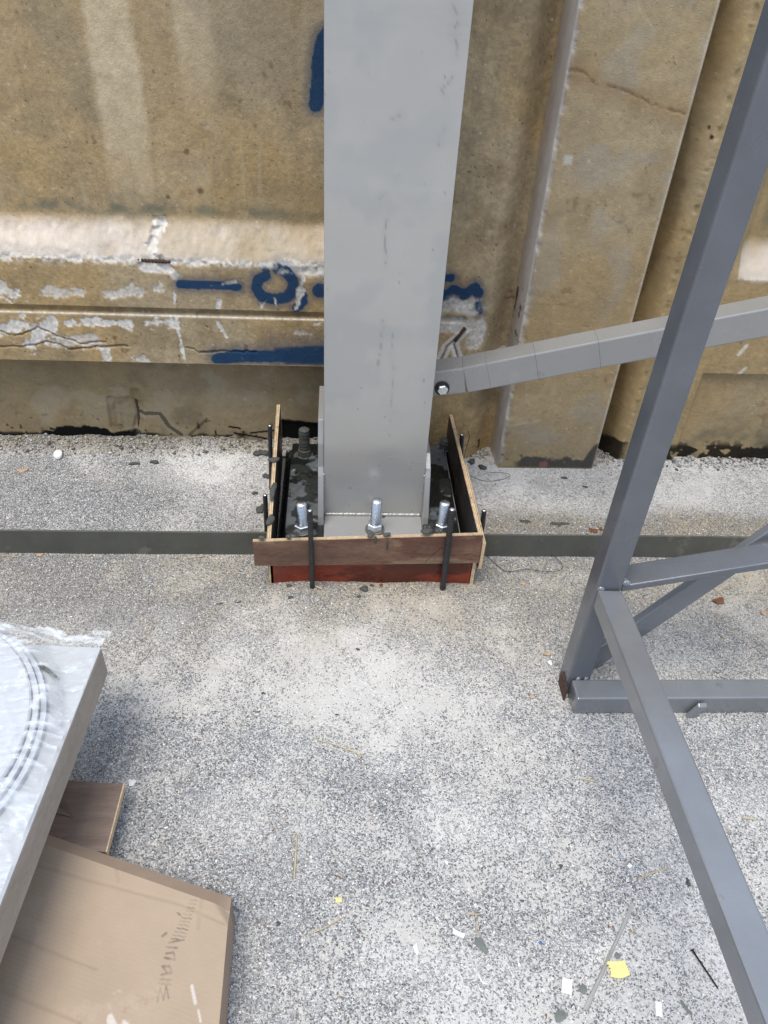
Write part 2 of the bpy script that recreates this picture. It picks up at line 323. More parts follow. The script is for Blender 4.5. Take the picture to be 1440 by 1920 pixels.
# loose chips lying on the ground: one countless mass
def chips(name,n,box_,smin,smax,dens,cols):
    x=rng.uniform(box_[0],box_[1],n*3);y=rng.uniform(box_[2],box_[3],n*3);k=rng.random(n*3)<dens(x,y);x=x[k][:n];y=y[k][:n];n=len(x)
    z=Zg[np.clip(np.searchsorted(gx,x),0,len(gx)-1),np.clip(np.searchsorted(gy,y),0,len(gy)-1)]
    s=smin+(smax-smin)*rng.random(n)**2.5
    base=np.array([(1,0,0),(0,1,0),(-1,0,0),(0,-1,0),(0,0,.8),(0,0,-.8)],float)
    v=base[None]*(s[:,None,None]*rng.uniform(.5,1.15,(n,6,1)));an=rng.uniform(0,6.28,n);v[:,:,0]*=rng.uniform(.8,1.6,n)[:,None]
    ca,sa=np.cos(an)[:,None],np.sin(an)[:,None];vx=v[:,:,0]*ca-v[:,:,1]*sa;vy=v[:,:,0]*sa+v[:,:,1]*ca
    v=np.stack([vx+x[:,None],vy+y[:,None],v[:,:,2]*.7+z[:,None]+s[:,None]*.15],-1).reshape(-1,3)
    f=np.array([(0,1,4),(1,2,4),(2,3,4),(3,0,4),(1,0,5),(2,1,5),(3,2,5),(0,3,5)]);f=(f[None]+np.arange(n)[:,None,None]*6).reshape(-1,3)
    me=bpy.data.meshes.new(name);me.vertices.add(len(v));me.vertices.foreach_set('co',v.astype(np.float32).ravel());me.loops.add(f.size);me.loops.foreach_set('vertex_index',f.ravel().astype(np.int32))
    me.polygons.add(len(f));me.polygons.foreach_set('loop_start',(np.arange(len(f))*3).astype(np.int32));me.update(calc_edges=True)
    c=np.array(cols)[rng.integers(0,len(cols),n)]*rng.uniform(.75,1.25,(n,1));c=np.repeat(np.concatenate([c,np.ones((n,1))],1),6,0)
    a=me.attributes.new('Col','FLOAT_COLOR','POINT');a.data.foreach_set('color',c.astype(np.float32).ravel());me.materials.append(M['chips'])
    o=bpy.data.objects.new(name,me);link(o);o['kind']='stuff';return o
def gdens(x,y):
    i=np.clip(np.searchsorted(gx,x),0,len(gx)-1);j=np.clip(np.searchsorted(gy,y),0,len(gy)-1)
    return np.clip(grit[i,j],.05,.8)**1.2*(1-.6*np.clip(dust[i,j],0,1))
o=chips('stone_grit',42000,(-1.3,1.6,.3,2.28),.0013,.0042,gdens,[(.72,.71,.69),(.5,.5,.5),(.3,.31,.34),(.62,.6,.56),(.22,.225,.24),(.40,.36,.30),(.66,.67,.69)])
tag(o,'loose stone grit scattered over the pale concrete ground','grit')
o=chips('wall_foot_rubble',2600,(-1.3,1.6,2.19,2.31),.003,.009,lambda x,y:np.where(x<.56,ss(2.2,2.28,y),ss(2.18,2.24,y)*((x>.9)*1.)),[(.36,.31,.23),(.45,.41,.34),(.25,.22,.17),(.5,.5,.5),(.12,.12,.12)])
tag(o,'crumbled rubble piled along the foot of the concrete wall','rubble')

# ================================================================ CONCRETE WALL
def wl(px,py,y=2.23): p_=W(px,py,y);return (p_[0],p_[2])
def poly(pts,y=2.23): return [wl(a_,b_,y) for a_,b_ in pts]
BRN=np.array((.43,.305,.152));WHT=np.array((.80,.77,.72));PNK=np.array((.56,.50,.44));BLU=np.array((.002,.040,.110));TAR_SHADE=np.array((.002,.002,.002))
def concbase(X,Z,s=0):
    n=fbm(X,Z,20+s,5,2.5);m=fbm(X,Z,30+s,5,11.);f=fbm(X,Z,40+s,4,55.)
    c=np.ones(X.shape+(3,))*BRN
    c=mix(c,(.42,.33,.205),ss(.42,.68,n));c=mix(c,(.26,.19,.105),.5*ss(.52,.75,m));c=mix(c,(.27,.225,.15),.4*ss(.5,.7,fbm(X,Z,50+s,4,5.)))
    c=c*(.86+.28*f)[...,None]
    h=vn(X*230,Z*230,60+s);c=mix(c,(.05,.04,.03),.8*ss(.925,.965,h)*(fbm(X,Z,61+s,3,6.)>.40))
    h=vn(X*190,Z*190,65+s);c=mix(c,(.66,.6,.5),.6*ss(.93,.975,h))
    r=fbm(X,Z,70+s,3,7.)*fbm(X,Z,71+s,4,45.);c=mix(c,(.17,.075,.035),.7*ss(.47,.56,r))
    g_=fbm(X,Z,73+s,3,120.);c=c*(.91+.18*ss(.3,.7,g_))[...,None];h=vn(X*110,Z*110,75+s);c=mix(c,(.07,.055,.035),.6*ss(.975,.99,h))
    return c
def pits(X,Z,s): # small dents
    return ss(.93,.99,vn(X*150,Z*150,60+s))*.0015+.0018*(fbm(X,Z,5+s,4,25.)-.5)+.0008*(vn(X*210,Z*210,s)-.5)

# --- left panel
zl=np.unique(np.round(np.concatenate([np.arange(-.06,1.46,.0033),[.3635,.3655,.5265,.528,.553,.5545],np.array([1.5,1.58,1.66,1.72])]),5))
xl=np.concatenate([[-3.4,-2.6,-2,-1.6,-1.4],np.arange(-1.3,.5725,.0033)])
X,Z=np.meshgrid(xl,zl,indexing='ij')
n1=fbm(X,Z,81,5,9.);n2=fbm(X,Z,82,5,35.);n3=fbm(X,Z,83,4,4.)
edge=.70+.010*(n2-.5)*2+.012*(n1-.5)
inn=np.where(Z<.3645,2.31,2.23)
inn=np.where((Z>=.527)&(Z<.5535),2.23+.022*np.clip((Z-.527)/.012,0,1),inn)
inn=inn+np.where(Z>edge,.08*ss(0,1,np.clip((Z-edge)/.105,0,1)*.93+.07*(Z>edge)),0)
fr=ss(.05,.13,X)
groove=np.where((Z>=.527)&(Z<.5535),(2.23+.014*np.clip((Z-.527)/.012,0,1)),2.23)
groove=np.where(X<.40,groove,2.23)
Yw=inn*(1-fr)+groove*fr
cham=ss(.458,.565,X);Yw=np.maximum(Yw,2.23+.088*cham)
Yw=Yw-.006*np.exp(-((X-.458)/.012)**2)*0
Yw=Yw+pits(X,Z,0)
# broken edges
def near(z0,wd): return np.exp(-((Z-z0)/wd)**2)
chip=near(.70,.016)*ss(.48,.62,n2)*ss(.35,.55,n1);Yw=Yw+.004*chip*(fr<.5)
chipR=ss(0,1,1-dseg(X,Z,poly([(575,505),(610,520)]))/.035);Yw=Yw+.010*chipR*n2
pat=np.clip(1-(dseg(X,Z,poly([(290,438),(280,465),(285,480),(310,500)]))+.05*(n2-.5)+.04*(n1-.5))/.026,0,1);Yw=Yw+.010*ss(0,.6,pat)*(.5+n2)
C=concbase(X,Z)
# shade under the band painted into the mottled foot; field a bit greyer towards the top
C=mix(C,(.25,.20,.12),.65*ss(.37,.355,Z)*(X<.1));C=mix(C,(.15,.12,.075),.5*ss(.52,.68,fbm(X,Z,186,5,7.))*ss(.37,.355,Z));C=mix(C,(.36,.31,.22),.5*ss(.56,.68,fbm(X,Z,187,5,12.))*ss(.37,.355,Z)*(X<.1))
C=mix(C,(.33,.27,.19),.3*ss(.8,1.3,Z)*ss(.1,.0,X))
# thin vertical run marks down the field
dr_=fbm(X*38+.8*n1,Z*1.1,180,4,1.);C=mix(C,(.22,.175,.11),.30*ss(.60,.74,dr_)*(Z>.80)*ss(.45,.6,n1));C=mix(C,(.52,.44,.31),.25*ss(.38,.28,dr_)*(Z>.80)*ss(.45,.6,n1))
# washed paler vertical streaks in the field
def streak(pxa,pxb,ytop,ybot,am,soft=.012):
    global C
    xa=W(pxa[0],0,2.31)[0];xb=W(pxb[0],0,2.31)[0];za=wl(0,ybot,2.31)[1]
    j=.012*(fbm(X,Z,91,4,14.)-.5)*2
    m=ss(xa-soft,xa+soft,X+j)*ss(xb+soft,xb-soft,X+j)*ss(za-.18,za+.28,Z+.2*(n1-.5))
    C=mix(C,(.60,.49,.33),np.clip(am*m*(.25+.7*n2+.7*fbm(X,Z,92,3,120.)),0,1))
streak((152,),(242,),0,330,.85);streak((322,),(392,),0,170,.8);streak((558,),(640,),0,130,.5);streak((395,),(455,),0,60,.35)
C=mix(C,(.23,.20,.14),.35*ss(wl(0,200,2.31)[1],wl(0,60,2.31)[1],Z)*ss(.5,.62,n3)*(X<.1))
# damp green-grey line above the sloped ledge
C=mix(C,(.15,.155,.115),.75*near(.825,.016)*ss(.42,.58,fbm(X,Z,95,4,12.))*(X<.1))
C=mix(C,(.33,.25,.13),.6*near(.86,.05)*ss(-.5,0,X)*(X<.1))
# sloped ledge coloured paler for the sky light it catches, whiter at the broken rim
led=ss(edge-.004,edge+.006,Z)*ss(.81,.765,Z)*(fr<.5)
C=mix(C,PNK*(.72+.25*n1+.42*fbm(X,Z,188,4,70.))[...,None],.9*led*(.45+.55*ss(.3,.6,n1)));C=mix(C,(.40,.32,.2),.45*led*ss(-.75,-.62,X)*ss(.55,.65,n3))
whites=np.zeros_like(X);nf=fbm(X,Z,84,3,150.)
whites=np.maximum(whites,near(.699,.008+.006*n1)*ss(.40,.56,n2*.6+nf*.4+.12*(n1-.3))*(fr<.5))
whites=np.maximum(whites,1.15*(pat>.02)*ss(.1,.5,pat+.8*(n2-.5)+.6*(nf-.5)))
whites=np.maximum(whites,ss(.35,.75,np.clip(1-dseg(X,Z,poly([(270,500),(315,505),(330,515)]))/.03,0,1)+.7*(n2-.5)))
whites=np.maximum(whites,ss(.3,.7,np.clip(1-dseg(X,Z,poly([(530,500),(612,510)]))/.04,0,1)+.8*(n2-.5)))
for pts,wd,am in (([(0,540),(28,552)],.03,.7),([(75,548),(150,545)],.022,.5),([(200,552),(255,546),(300,538)],.020,.55),([(0,620),(90,605),(60,640)],.035,.75),([(125,605),(330,605)],.020,.75),([(90,640),(180,636)],.025,.5),([(195,660),(200,672)],.018,.7),([(250,668),(270,676)],.015,.6),
     ([(325,540),(328,570)],.006,.9),([(410,565),(408,575)],.009,.9),([(330,596),(345,672)],.008,.9),([(405,600),(412,612),(425,630)],.007,.8),([(568,520),(560,560),(556,575)],.012,.9),([(484,560),(490,575),(500,560)],.004,.9),([(555,620),(580,625)],.012,.4),([(518,575),(515,560)],.004,.9),([(590,610),(606,603)],.010,.6),([(395,535),(440,528)],.005,.5)):
    whites=np.maximum(whites,min(1,am*1.25)*ss(.40,.62,np.clip(1.15-dseg(X,Z,poly(pts))/(wd*1.25),-.5,1)*.75+1.5*(n2-.5)+.5*(nf-.5)))
whites=np.maximum(whites,.65*ss(.523,.527,Z)*ss(.531,.528,Z)*(X<.1))
whites=np.maximum(whites,.8*ss(.2,.7,np.clip(1-dseg(X,Z,poly([(845,570),(890,578)]))/.045,0,1)+.8*(n2-.5)))
whites=np.maximum(whites,.8*ss(.25,.7,np.clip(1-dseg(X,Z,poly([(835,608),(905,610),(890,640)]))/.04,0,1)+1.1*(n2-.5)))
C=mix(C,WHT*(.62+.5*nf)[...,None],.95*np.clip(whites*(.6+.8*nf),0,1));Yw=Yw+.004*np.clip(whites,0,1)*n2
# cracks
crk=np.zeros_like(X)
wob=.004*(fbm(X,Z,97,3,60.)-.5)*2
for pts in ([(0,622),(30,630),(70,615),(115,632),(150,645)],[(0,650),(60,648),(90,640),(130,655),(200,650),(250,648)],[(350,652),(375,660),(420,658),(480,660)],[(380,600),(390,612)],[(150,645),(200,640)]):
    crk=np.maximum(crk,ss(.0042*(.3+1.1*n2),.001,dseg(X+wob*1.6,Z+wob*1.6,poly(pts)))*ss(.36,.46,n2*.5+n1*.5))
for pts in ([(820,690),(838,650),(850,640),(872,620)],[(852,645),(862,680),(885,688),(950,680)]):
    d_=dseg(X+wob,Z+wob,poly(pts));crk=np.maximum(crk,ss(.005,.002,d_));C=mix(C,WHT,.7*ss(.012,.006,np.abs(d_-.007)))
C=mix(C,(.07,.055,.04),.6*crk);Yw=Yw+.006*crk
# spalled hollow with the bent bar in the foot
U=poly([(208,750),(215,800),(235,822),(255,815),(262,780),(254,735)],2.31)
hol=np.clip(1-(dseg(X,Z,poly([(235,765),(238,800)],2.31))+.05*(n1-.5)+.03*(n2-.5))/.055,0,1);Yw=Yw+.018*ss(0,.8,hol+.3*(n2-.5))*(Z<.36)
d_=dseg(X,Z,U);Yw=Yw+.010*ss(.02,.008,d_);C=mix(C,(.15,.11,.065),.55*ss(.016,.003,d_+.02*n2));C=mix(C,(.33,.285,.2),.5*ss(.2,.7,hol)*(n2>.45)*(Z<.36))
d_=dseg(X,Z,poly([(262,775),(300,775),(318,800),(340,815)],2.31));C=mix(C,(.33,.29,.21),.7*ss(.05,.02,d_+.03*n2)*(Z<.2));C=mix(C,(.06,.045,.03),.8*ss(.006,.003,np.abs(d_-.006*n2)))
C=mix(C,(.07,.05,.03),.7*ss(.007,.003,dseg(X+wob,Z+wob,poly([(355,815),(375,798),(388,785)],2.31))))
# bitumen along the foot
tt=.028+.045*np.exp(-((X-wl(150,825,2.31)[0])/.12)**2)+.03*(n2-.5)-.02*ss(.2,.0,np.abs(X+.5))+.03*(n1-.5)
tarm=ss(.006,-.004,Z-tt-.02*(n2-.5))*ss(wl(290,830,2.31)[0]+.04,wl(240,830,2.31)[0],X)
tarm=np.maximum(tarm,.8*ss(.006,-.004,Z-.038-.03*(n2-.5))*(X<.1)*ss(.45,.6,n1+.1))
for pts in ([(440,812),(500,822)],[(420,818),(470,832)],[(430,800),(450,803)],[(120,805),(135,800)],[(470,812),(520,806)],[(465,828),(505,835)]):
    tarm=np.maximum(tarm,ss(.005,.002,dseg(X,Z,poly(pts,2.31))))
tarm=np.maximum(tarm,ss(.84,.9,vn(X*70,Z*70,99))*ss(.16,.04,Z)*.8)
C=mix(C,TAR_SHADE,np.clip(tarm*1.1,0,1))
gap=np.clip(1-dseg(X,Z,[wl(528,812,2.31),wl(600,818,2.31)])/.075,0,1);gap_shade=ss(.15,.3,gap+.25*(n2-.5))*(X>-.19)*(X<.02);Yw=Yw+.012*ss(.2,.5,gap)*(X>-.19)*(X<.02)*(Z<.2)  # black colour stands for deep shade in the gap under the wall
for a_,b_,r_ in ((375,358,.012),(350,285,.009),(315,370,.010),(362,340,.005)): C=mix(C,(.12,.055,.025),.75*ss(1,.4,np.hypot(X-wl(a_,b_,2.31)[0],Z-wl(a_,b_,2.31)[1])/r_+1.2*(n2-.5)))
# blue spray paint
blu=np.zeros_like(X)
def spray(pts,wd,y=2.23,am=1.,soft=.010):
    global blu
    d_=dseg(X,Z,poly(pts,y))/1.0-wd*.35
    blu=np.maximum(blu,am*ss(wd+soft*.45,wd-soft*.35,d_+.009*(n2-.5)+.005*(fbm(X,Z,85,3,110.)-.5)));blu=np.maximum(blu,.4*am*ss(wd+soft*2.8,wd,d_+.006*(n2-.5)))
spray([(625,58),(606,75),(599,110),(596,150),(592,195)],.0145,2.31)
spray([(338,533),(380,534),(445,538)],.010)
spray([(498,518),(484,525),(480,540),(492,556),(515,562),(538,558),(550,545),(548,525),(535,510),(520,505)],.0125)
spray([(497,505),(500,508)],.008,am=.9);spray([(562,560),(568,565),(556,578)],.011,am=.9);spray([(566,545),(572,555)],.007,am=.8)
spray([(600,545),(612,545)],.017)
spray([(410,673),(450,668),(520,668),(620,668)],.016,am=1.,soft=.016);spray([(520,660),(620,655)],.012,am=.85,soft=.03);spray([(540,676),(620,678)],.010,am=.8,soft=.02)
spray([(838,522),(846,521)],.009);spray([(826,560),(850,545),(870,552),(890,540),(896,550)],.013);spray([(835,552),(865,550)],.012);spray([(894,548),(899,585)],.0085,am=.8)
keep=1-.8*np.clip(whites,0,1)*ss(.42,.6,n2)
blu=np.clip(blu*(1.0+.5*n2),0,1)*np.where((X<.1),(Z>.366)*1.,1.)
C=mix(C,BLU,np.clip(blu*keep,0,1)*.96);C=mix(C,TAR_SHADE,gap_shade)
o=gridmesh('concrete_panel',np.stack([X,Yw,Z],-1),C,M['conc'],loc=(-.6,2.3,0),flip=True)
wallL=tag(o,'tan concrete wall panel with stepped ledge and blue spray-painted marks, behind the grey column','wall')
# bulk behind the face and its top and side
v,f=box(-3.4,.56,2.335,2.45,-.06,1.72);mesh('panel_body',v,f,M['conc'] if False else mat('panel rear concrete',(.30,.24,.16),rough=.9),wallL)
def worldpoly(pts,y): return [W(a_,b_,y) for a_,b_ in pts]
v,f=ribbed(*worldpoly([(256,487),(320,491)],2.238),.0052,pitch=.009);mesh('exposed_rebar',v,f,M['rust'],wallL,True)
pts=[W(a_,b_,2.3305) for a_,b_ in ((209,752),(212,775),(218,803),(232,818),(250,818),(261,800),(260,770),(253,740))]
fine=[];rs=[]
for i in range(len(pts)-1):
    for k in range(8): fine.append(pts[i]+(pts[i+1]-pts[i])*k/8);rs.append(.0042 if k%2 else .0052)
v,f=tube(fine,rs,8);mesh('exposed_rebar',v,f,M['rust'],wallL,True)
v,f=ribbed(*worldpoly([(853,640),(872,614)],2.230),.005);mesh('exposed_rebar',v,f,M['rust'],wallL,True)

# --- pillar between the panels
path=[(.574,2.45),(.571,2.30),(.5765,2.20),(.582,2.19),(.75,2.19),(.919,2.19),(.925,2.197),(.929,2.30),(.931,2.45)]
pp=[];
for (ax,ay),(bx,by) in zip(path[:-1],path[1:]):
    L_=math.hypot(bx-ax,by-ay);k=max(1,int(L_/.0045))
    for i in range(k): pp.append((ax+(bx-ax)*i/k,ay+(by-ay)*i/k))
pp.append(path[-1]);pp=np.array(pp)
zs=np.concatenate([np.arange(-.02,1.46,.0045),[1.5,1.58,1.66,1.76]])
U_=np.concatenate([[0],np.cumsum(np.hypot(*np.diff(pp,axis=0).T))])
PX=np.repeat(pp[:,0][:,None],len(zs),1);PY=np.repeat(pp[:,1][:,None],len(zs),1);Z=np.repeat(zs[None],len(pp),0)
UU=np.repeat(U_[:,None],len(zs),1)
n1=fbm(UU,Z,111,5,9.);n2=fbm(UU,Z,112,5,35.)
X=PX
front=(PY<2.193)
C=concbase(UU+3,Z,5);C=mix(C,(.385,.30,.18),.45)
C=mix(C,(.36,.34,.30),.35*ss(.55,.7,n1))
left=PX<.581
C=mix(C,(.63,.585,.565),.9*left*(.8+.3*n1))            # left side painted paler grey-lilac to carry its sky light
edL=np.exp(-((PX-.582)/.006)**2)*ss(.5,.62,n2+.1);C=mix(C,(.6,.57,.54),.6*edL)
edR=np.exp(-((PX-.919)/.0035)**2)*front;C=mix(C,(.60,.55,.48),.75*edR)
dc=dseg(PX,Z,[wl(980,560,2.19),wl(965,640,2.19)]);br=ss(.036,.012,dc+.02*(n2-.5)*2);C=mix(C,mix(np.ones(X.shape+(3,))*np.array((.62,.56,.50)),(.09,.07,.05),ss(.60,.68,n2)),br)
dc2=dseg(PX,Z,[wl(948,720,2.19),wl(935,860,2.19)]);br2=ss(.016,.004,dc2+.02*(n2-.5)*2);C=mix(C,(.5,.45,.38),.5*br2)
wob=.004*(fbm(UU,Z,117,3,50.)-.5)*2
def pl(pts): return [wl(a_,b_,2.19) for a_,b_ in pts]
dr=dseg(PX+wob,Z+wob,pl([(1072,130),(1100,140),(1125,160),(1160,165),(1215,190),(1225,195),(1285,215)]))
C=mix(C,(.18,.10,.05),.6*ss(.005*n2*1.6,.0008,dr)*front);C=mix(C,(.27,.17,.085),.45*ss(.06,.0,dr+.04*(n1-.4))*front)
crkp=ss(.003,.001,dr)*front*(n2>.45)
for a_,b_,wd in ((1065,300,.016),(1104,302,.008)): C=mix(C,(.58,.56,.49),.8*ss(wd,wd*.4,np.maximum(np.abs(PX-wl(a_,b_,2.19)[0]),np.abs(Z-wl(a_,b_,2.19)[1]))+.008*(n2-.4)))
C=mix(C,(.45,.40,.32),.6*ss(.007,.002,dseg(PX+wob,Z,pl([(948,800),(1010,788)])))*front)
# bitumen splash at the foot
spl=ss(.006,-.006,Z-(.012+.055*n2+.0*X)-.02*(n1-.5))*ss(.62,.66,X);spl=np.maximum(spl,ss(.008,-.004,Z-.115*ss(.855,.925,X)-.02*(n2-.5)))
spl=np.maximum(spl,ss(.86,.92,vn(X*60,Z*60,121))*ss(.09,.05,Z)*.8);spl=spl*ss(.0,.02,Z+.01)
C=mix(C,(.055,.055,.055),.92*np.clip(spl,0,1)*front)
C=mix(C,(.30,.13,.11),.85*ss(.02,.012,np.hypot(X-wl(1020,868,2.19)[0],(Z-.018)*1.3)+.012*(n2-.5))*front)
dy=pits(UU,Z,7)+.010*br*(.5+n2)+.004*br2*n2+.003*crkp
dy=dy+.006*np.exp(-((PX-.582)/.008)**2)*ss(.5,.7,n2)+.003*np.exp(-((PX-.919)/.006)**2)*ss(.55,.75,n2)
o=gridmesh('concrete_pillar',np.stack([PX,PY+dy*front-.0*X,Z],-1),C,M['conc'],loc=(.75,2.25,0),flip=True)
pil=tag(o,'tan concrete post standing proud between two wall panels, with a rusty crack across it','pillar')
v,f=box(.585,.92,2.20,2.47,1.76,1.79);mesh('pillar_cap',v,f,bpy.data.materials['panel rear concrete'],pil)

# --- right panel
xr=np.concatenate([np.arange(.928,1.75,.0045),[1.9,2.2,2.8,3.6]]);X,Z=np.meshgrid(xr,zl,indexing='ij')
n1=fbm(X,Z,131,5,9.);n2=fbm(X,Z,132,5,35.);n3=fbm(X,Z,133,4,4.)
edge=.70+.010*(n2-.5)
inn=np.where(Z<.372,2.245,2.23)+np.where(Z>edge,.08*ss(0,1,np.clip((Z-edge)/.105,0,1)*.93+.07),0)
fr=ss(1.27,1.19,X);fb=np.where(Z<.372,ss(1.24,1.225,X),fr)
Yw=inn*(1-fb)+2.23*fb;Yw=np.maximum(Yw,2.23+.14*ss(1.035,.935,X)**1.3);Yw=Yw+pits(X,Z,11)
Yw=Yw+.006*np.exp(-((X-1.035)/.006)**2)*ss(.45,.65,n2)
C=concbase(X+5,Z,9);C=mix(C,(.38,.29,.16),.4)
C=mix(C,(.34,.27,.15),.35*ss(1.03,1.04,X)*ss(1.2,1.18,X))
led=ss(edge-.004,edge+.006,Z)*ss(.81,.765,Z)*(fr<.5);C=mix(C,PNK*1.02,.85*led*(.6+.4*ss(.3,.6,n1)))  # brightness of the upward-facing ledge put into its pale colour
C=mix(C,WHT,.6*np.exp(-((Z-.70)/.008)**2)*ss(.4,.6,n2)*(fr<.5))
C=mix(C,(.20,.185,.11),.65*ss(.815,.86,Z)*ss(1.27,1.30,X)*(.5+n3))
C=mix(C,(.15,.135,.09),.7*ss(.24,.08,Z+.1*(n1-.5))*ss(1.24,1.27,X)*ss(.4,.6,n1+.1))
C=mix(C,(.16,.12,.065),.45*ss(.5,.3,Z)*ss(1.03,.98,X)*ss(.4,.6,n1))
darkened=ss(.004,-.004,X-(.985+.012*(fbm(X,Z,138,4,18.)-.5)*2+.012*np.sin(Z*9)))
C=mix(C,C*np.array((.74,.71,.66)),darkened*.9)              # darker strip beside the pillar with a ragged edge
for pts in ([(1400,648),(1385,665)],[(1398,690),(1382,705)]): C=mix(C,WHT,.7*ss(.008,.003,dseg(X,Z,poly(pts))+.004*(n2-.5)))
for a_,b_,r_ in ((1329,238,.0045),(1331,255,.006)): C=mix(C,TAR_SHADE,.95*ss(r_,r_*.6,np.hypot(X-wl(a_,b_,2.245)[0],(Z-wl(a_,b_,2.245)[1])*.8)))
tar=ss(.006,-.006,Z-.085-.05*(n1-.5)-.06*(n2-.5))*ss(1.06,1.02,X)
tar=np.maximum(tar,ss(.55,.62,n2+.25*ss(.09,.04,Z))*ss(.10,.06,Z+.03*(n1-.5))*(X>1.2))
C=mix(C,TAR_SHADE,.93*np.clip(tar,0,1))
o=gridmesh('concrete_panel',np.stack([X,Yw,Z],-1),C,M['conc'],loc=(1.6,2.3,0),flip=True)
wallR=tag(o,'tan concrete wall panel at the right edge, partly hidden behind the leaning steel post','wall')
v,f=box(1.02,3.6,2.335,2.45,-.06,1.72);mesh('panel_body',v,f,bpy.data.materials['panel rear concrete'],wallR)

# ================================================================ STEEL COLUMN
ZP=.09
colm=empty('steel_column',(.117,1.93,0),'wide light grey painted steel column standing in the plywood formwork','column')
cx0,cx1=-.031,.266;YF=1.812;HT=3.1
xs_=np.linspace(cx0+.001,cx1-.001,75);zs_=np.concatenate([np.arange(ZP,1.5,.006),[1.7,2.2,HT]])
X,Z=np.meshgrid(xs_,zs_,indexing='ij');n1=fbm(X,Z,141,5,8.);n2=fbm(X,Z,142,4,60.)
C=np.ones(X.shape+(3,))*np.array((.49,.478,.45));C=C*(.95+.1*n1)[...,None];C=mix(C,(.37,.385,.385),.4*ss(.5,.7,n1))
def cw(pts): return [(lambda q:(q[0],q[2]))(W(a_,b_,YF)) for a_,b_ in pts]
wob=.003*(fbm(X,Z,143,3,60.)-.5)*2
for pts,wd,am in (([(850,5),(858,25),(862,40),(852,52),(858,95),(855,110)],.0016,.7),([(850,143),(843,155),(830,165),(832,175)],.0014,.6),([(836,240),(824,258),(824,270)],.0013,.6),([(730,395),(722,430),(724,500)],.002,.7),([(718,600),(714,650),(707,700)],.003,.6),([(735,620),(737,700),(734,760)],.0015,.5),([(722,365),(712,372)],.0015,.5),([(740,332),(745,340)],.0015,.5),([(753,215),(735,222)],.002,.4)):
    d_=dseg(X+wob,Z+wob,cw(pts));C=mix(C,(.09,.095,.10),am*.62*ss(wd*1.5,wd*.4,d_)*ss(.42,.5,n2));C=mix(C,(.30,.31,.31),.18*ss(.03,.0,d_+.02*n1))
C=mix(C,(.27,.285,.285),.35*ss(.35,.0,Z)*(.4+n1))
h=vn(X*140,Z*140,145);C=mix(C,(.75,.76,.75),.8*ss(.975,.99,h)*ss(.6,.2,Z))
C=mix(C,(.12,.12,.115),.5*ss(.96,.985,vn(X*120,Z*120,147)))
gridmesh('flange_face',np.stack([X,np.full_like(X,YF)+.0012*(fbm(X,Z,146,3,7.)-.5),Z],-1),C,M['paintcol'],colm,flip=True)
def cbox(name,*a_,m='paint',bv=.0015): v,f=box(*a_);return mesh(name,v,f,M[m],colm,bevel=bv)
cbox('front_flange',cx0,cx1,YF+.0018,YF+.016,ZP,HT);cbox('back_flange',cx0,cx1,2.05,2.064,ZP,HT);cbox('web',.1125,.1215,YF+.018,2.048,ZP,HT)
cbox('base_plate',-.145,.380,1.665,2.185,ZP-.022,ZP-.001)
for s,x0 in ((-1,cx0-.0175),(1,cx1+.0005)):
    x1=x0+.017;yb=2.05
    prof=[(YF-.055,ZP),(YF-.05,ZP+.03),(YF-.004,.238),(YF+.010,.262),(YF+.02,.268 if s>0 else .335),(YF+.05,.29 if s>0 else .40),(yb,.29 if s>0 else .40),(yb,ZP)]
    vs=[(x,y,z) for x in (x0,x1) for y,z in prof];n_=len(prof)
    fs=[tuple(range(n_)),tuple(range(n_,2*n_))]+[(i,(i+1)%n_,n_+(i+1)%n_,n_+i) for i in range(n_)]
    mesh('gusset_plate',vs,fs,M['paint'],colm,bevel=.002)
# weld beads
def weld(p_,q_,r_=.005):
    p_=np.array(p_);q_=np.array(q_);m_=max(4,int(np.linalg.norm(q_-p_)/.004));v,f=tube([p_+(q_-p_)*i/m_ for i in range(m_+1)],[r_*(1+.25*random.uniform(-1,1)) for _ in range(m_+1)],7);mesh('weld_bead',v,f,M['paint'],colm,True)
weld((cx0+.003,YF-.001,ZP+.002),(cx1-.003,YF-.001,ZP+.002),.006);weld((cx0-.001,YF-.001,ZP),(cx0-.001,YF-.001,.245),.0035);weld((cx1-.001,YF-.001,ZP),(cx1-.001,YF-.001,.245),.0035)

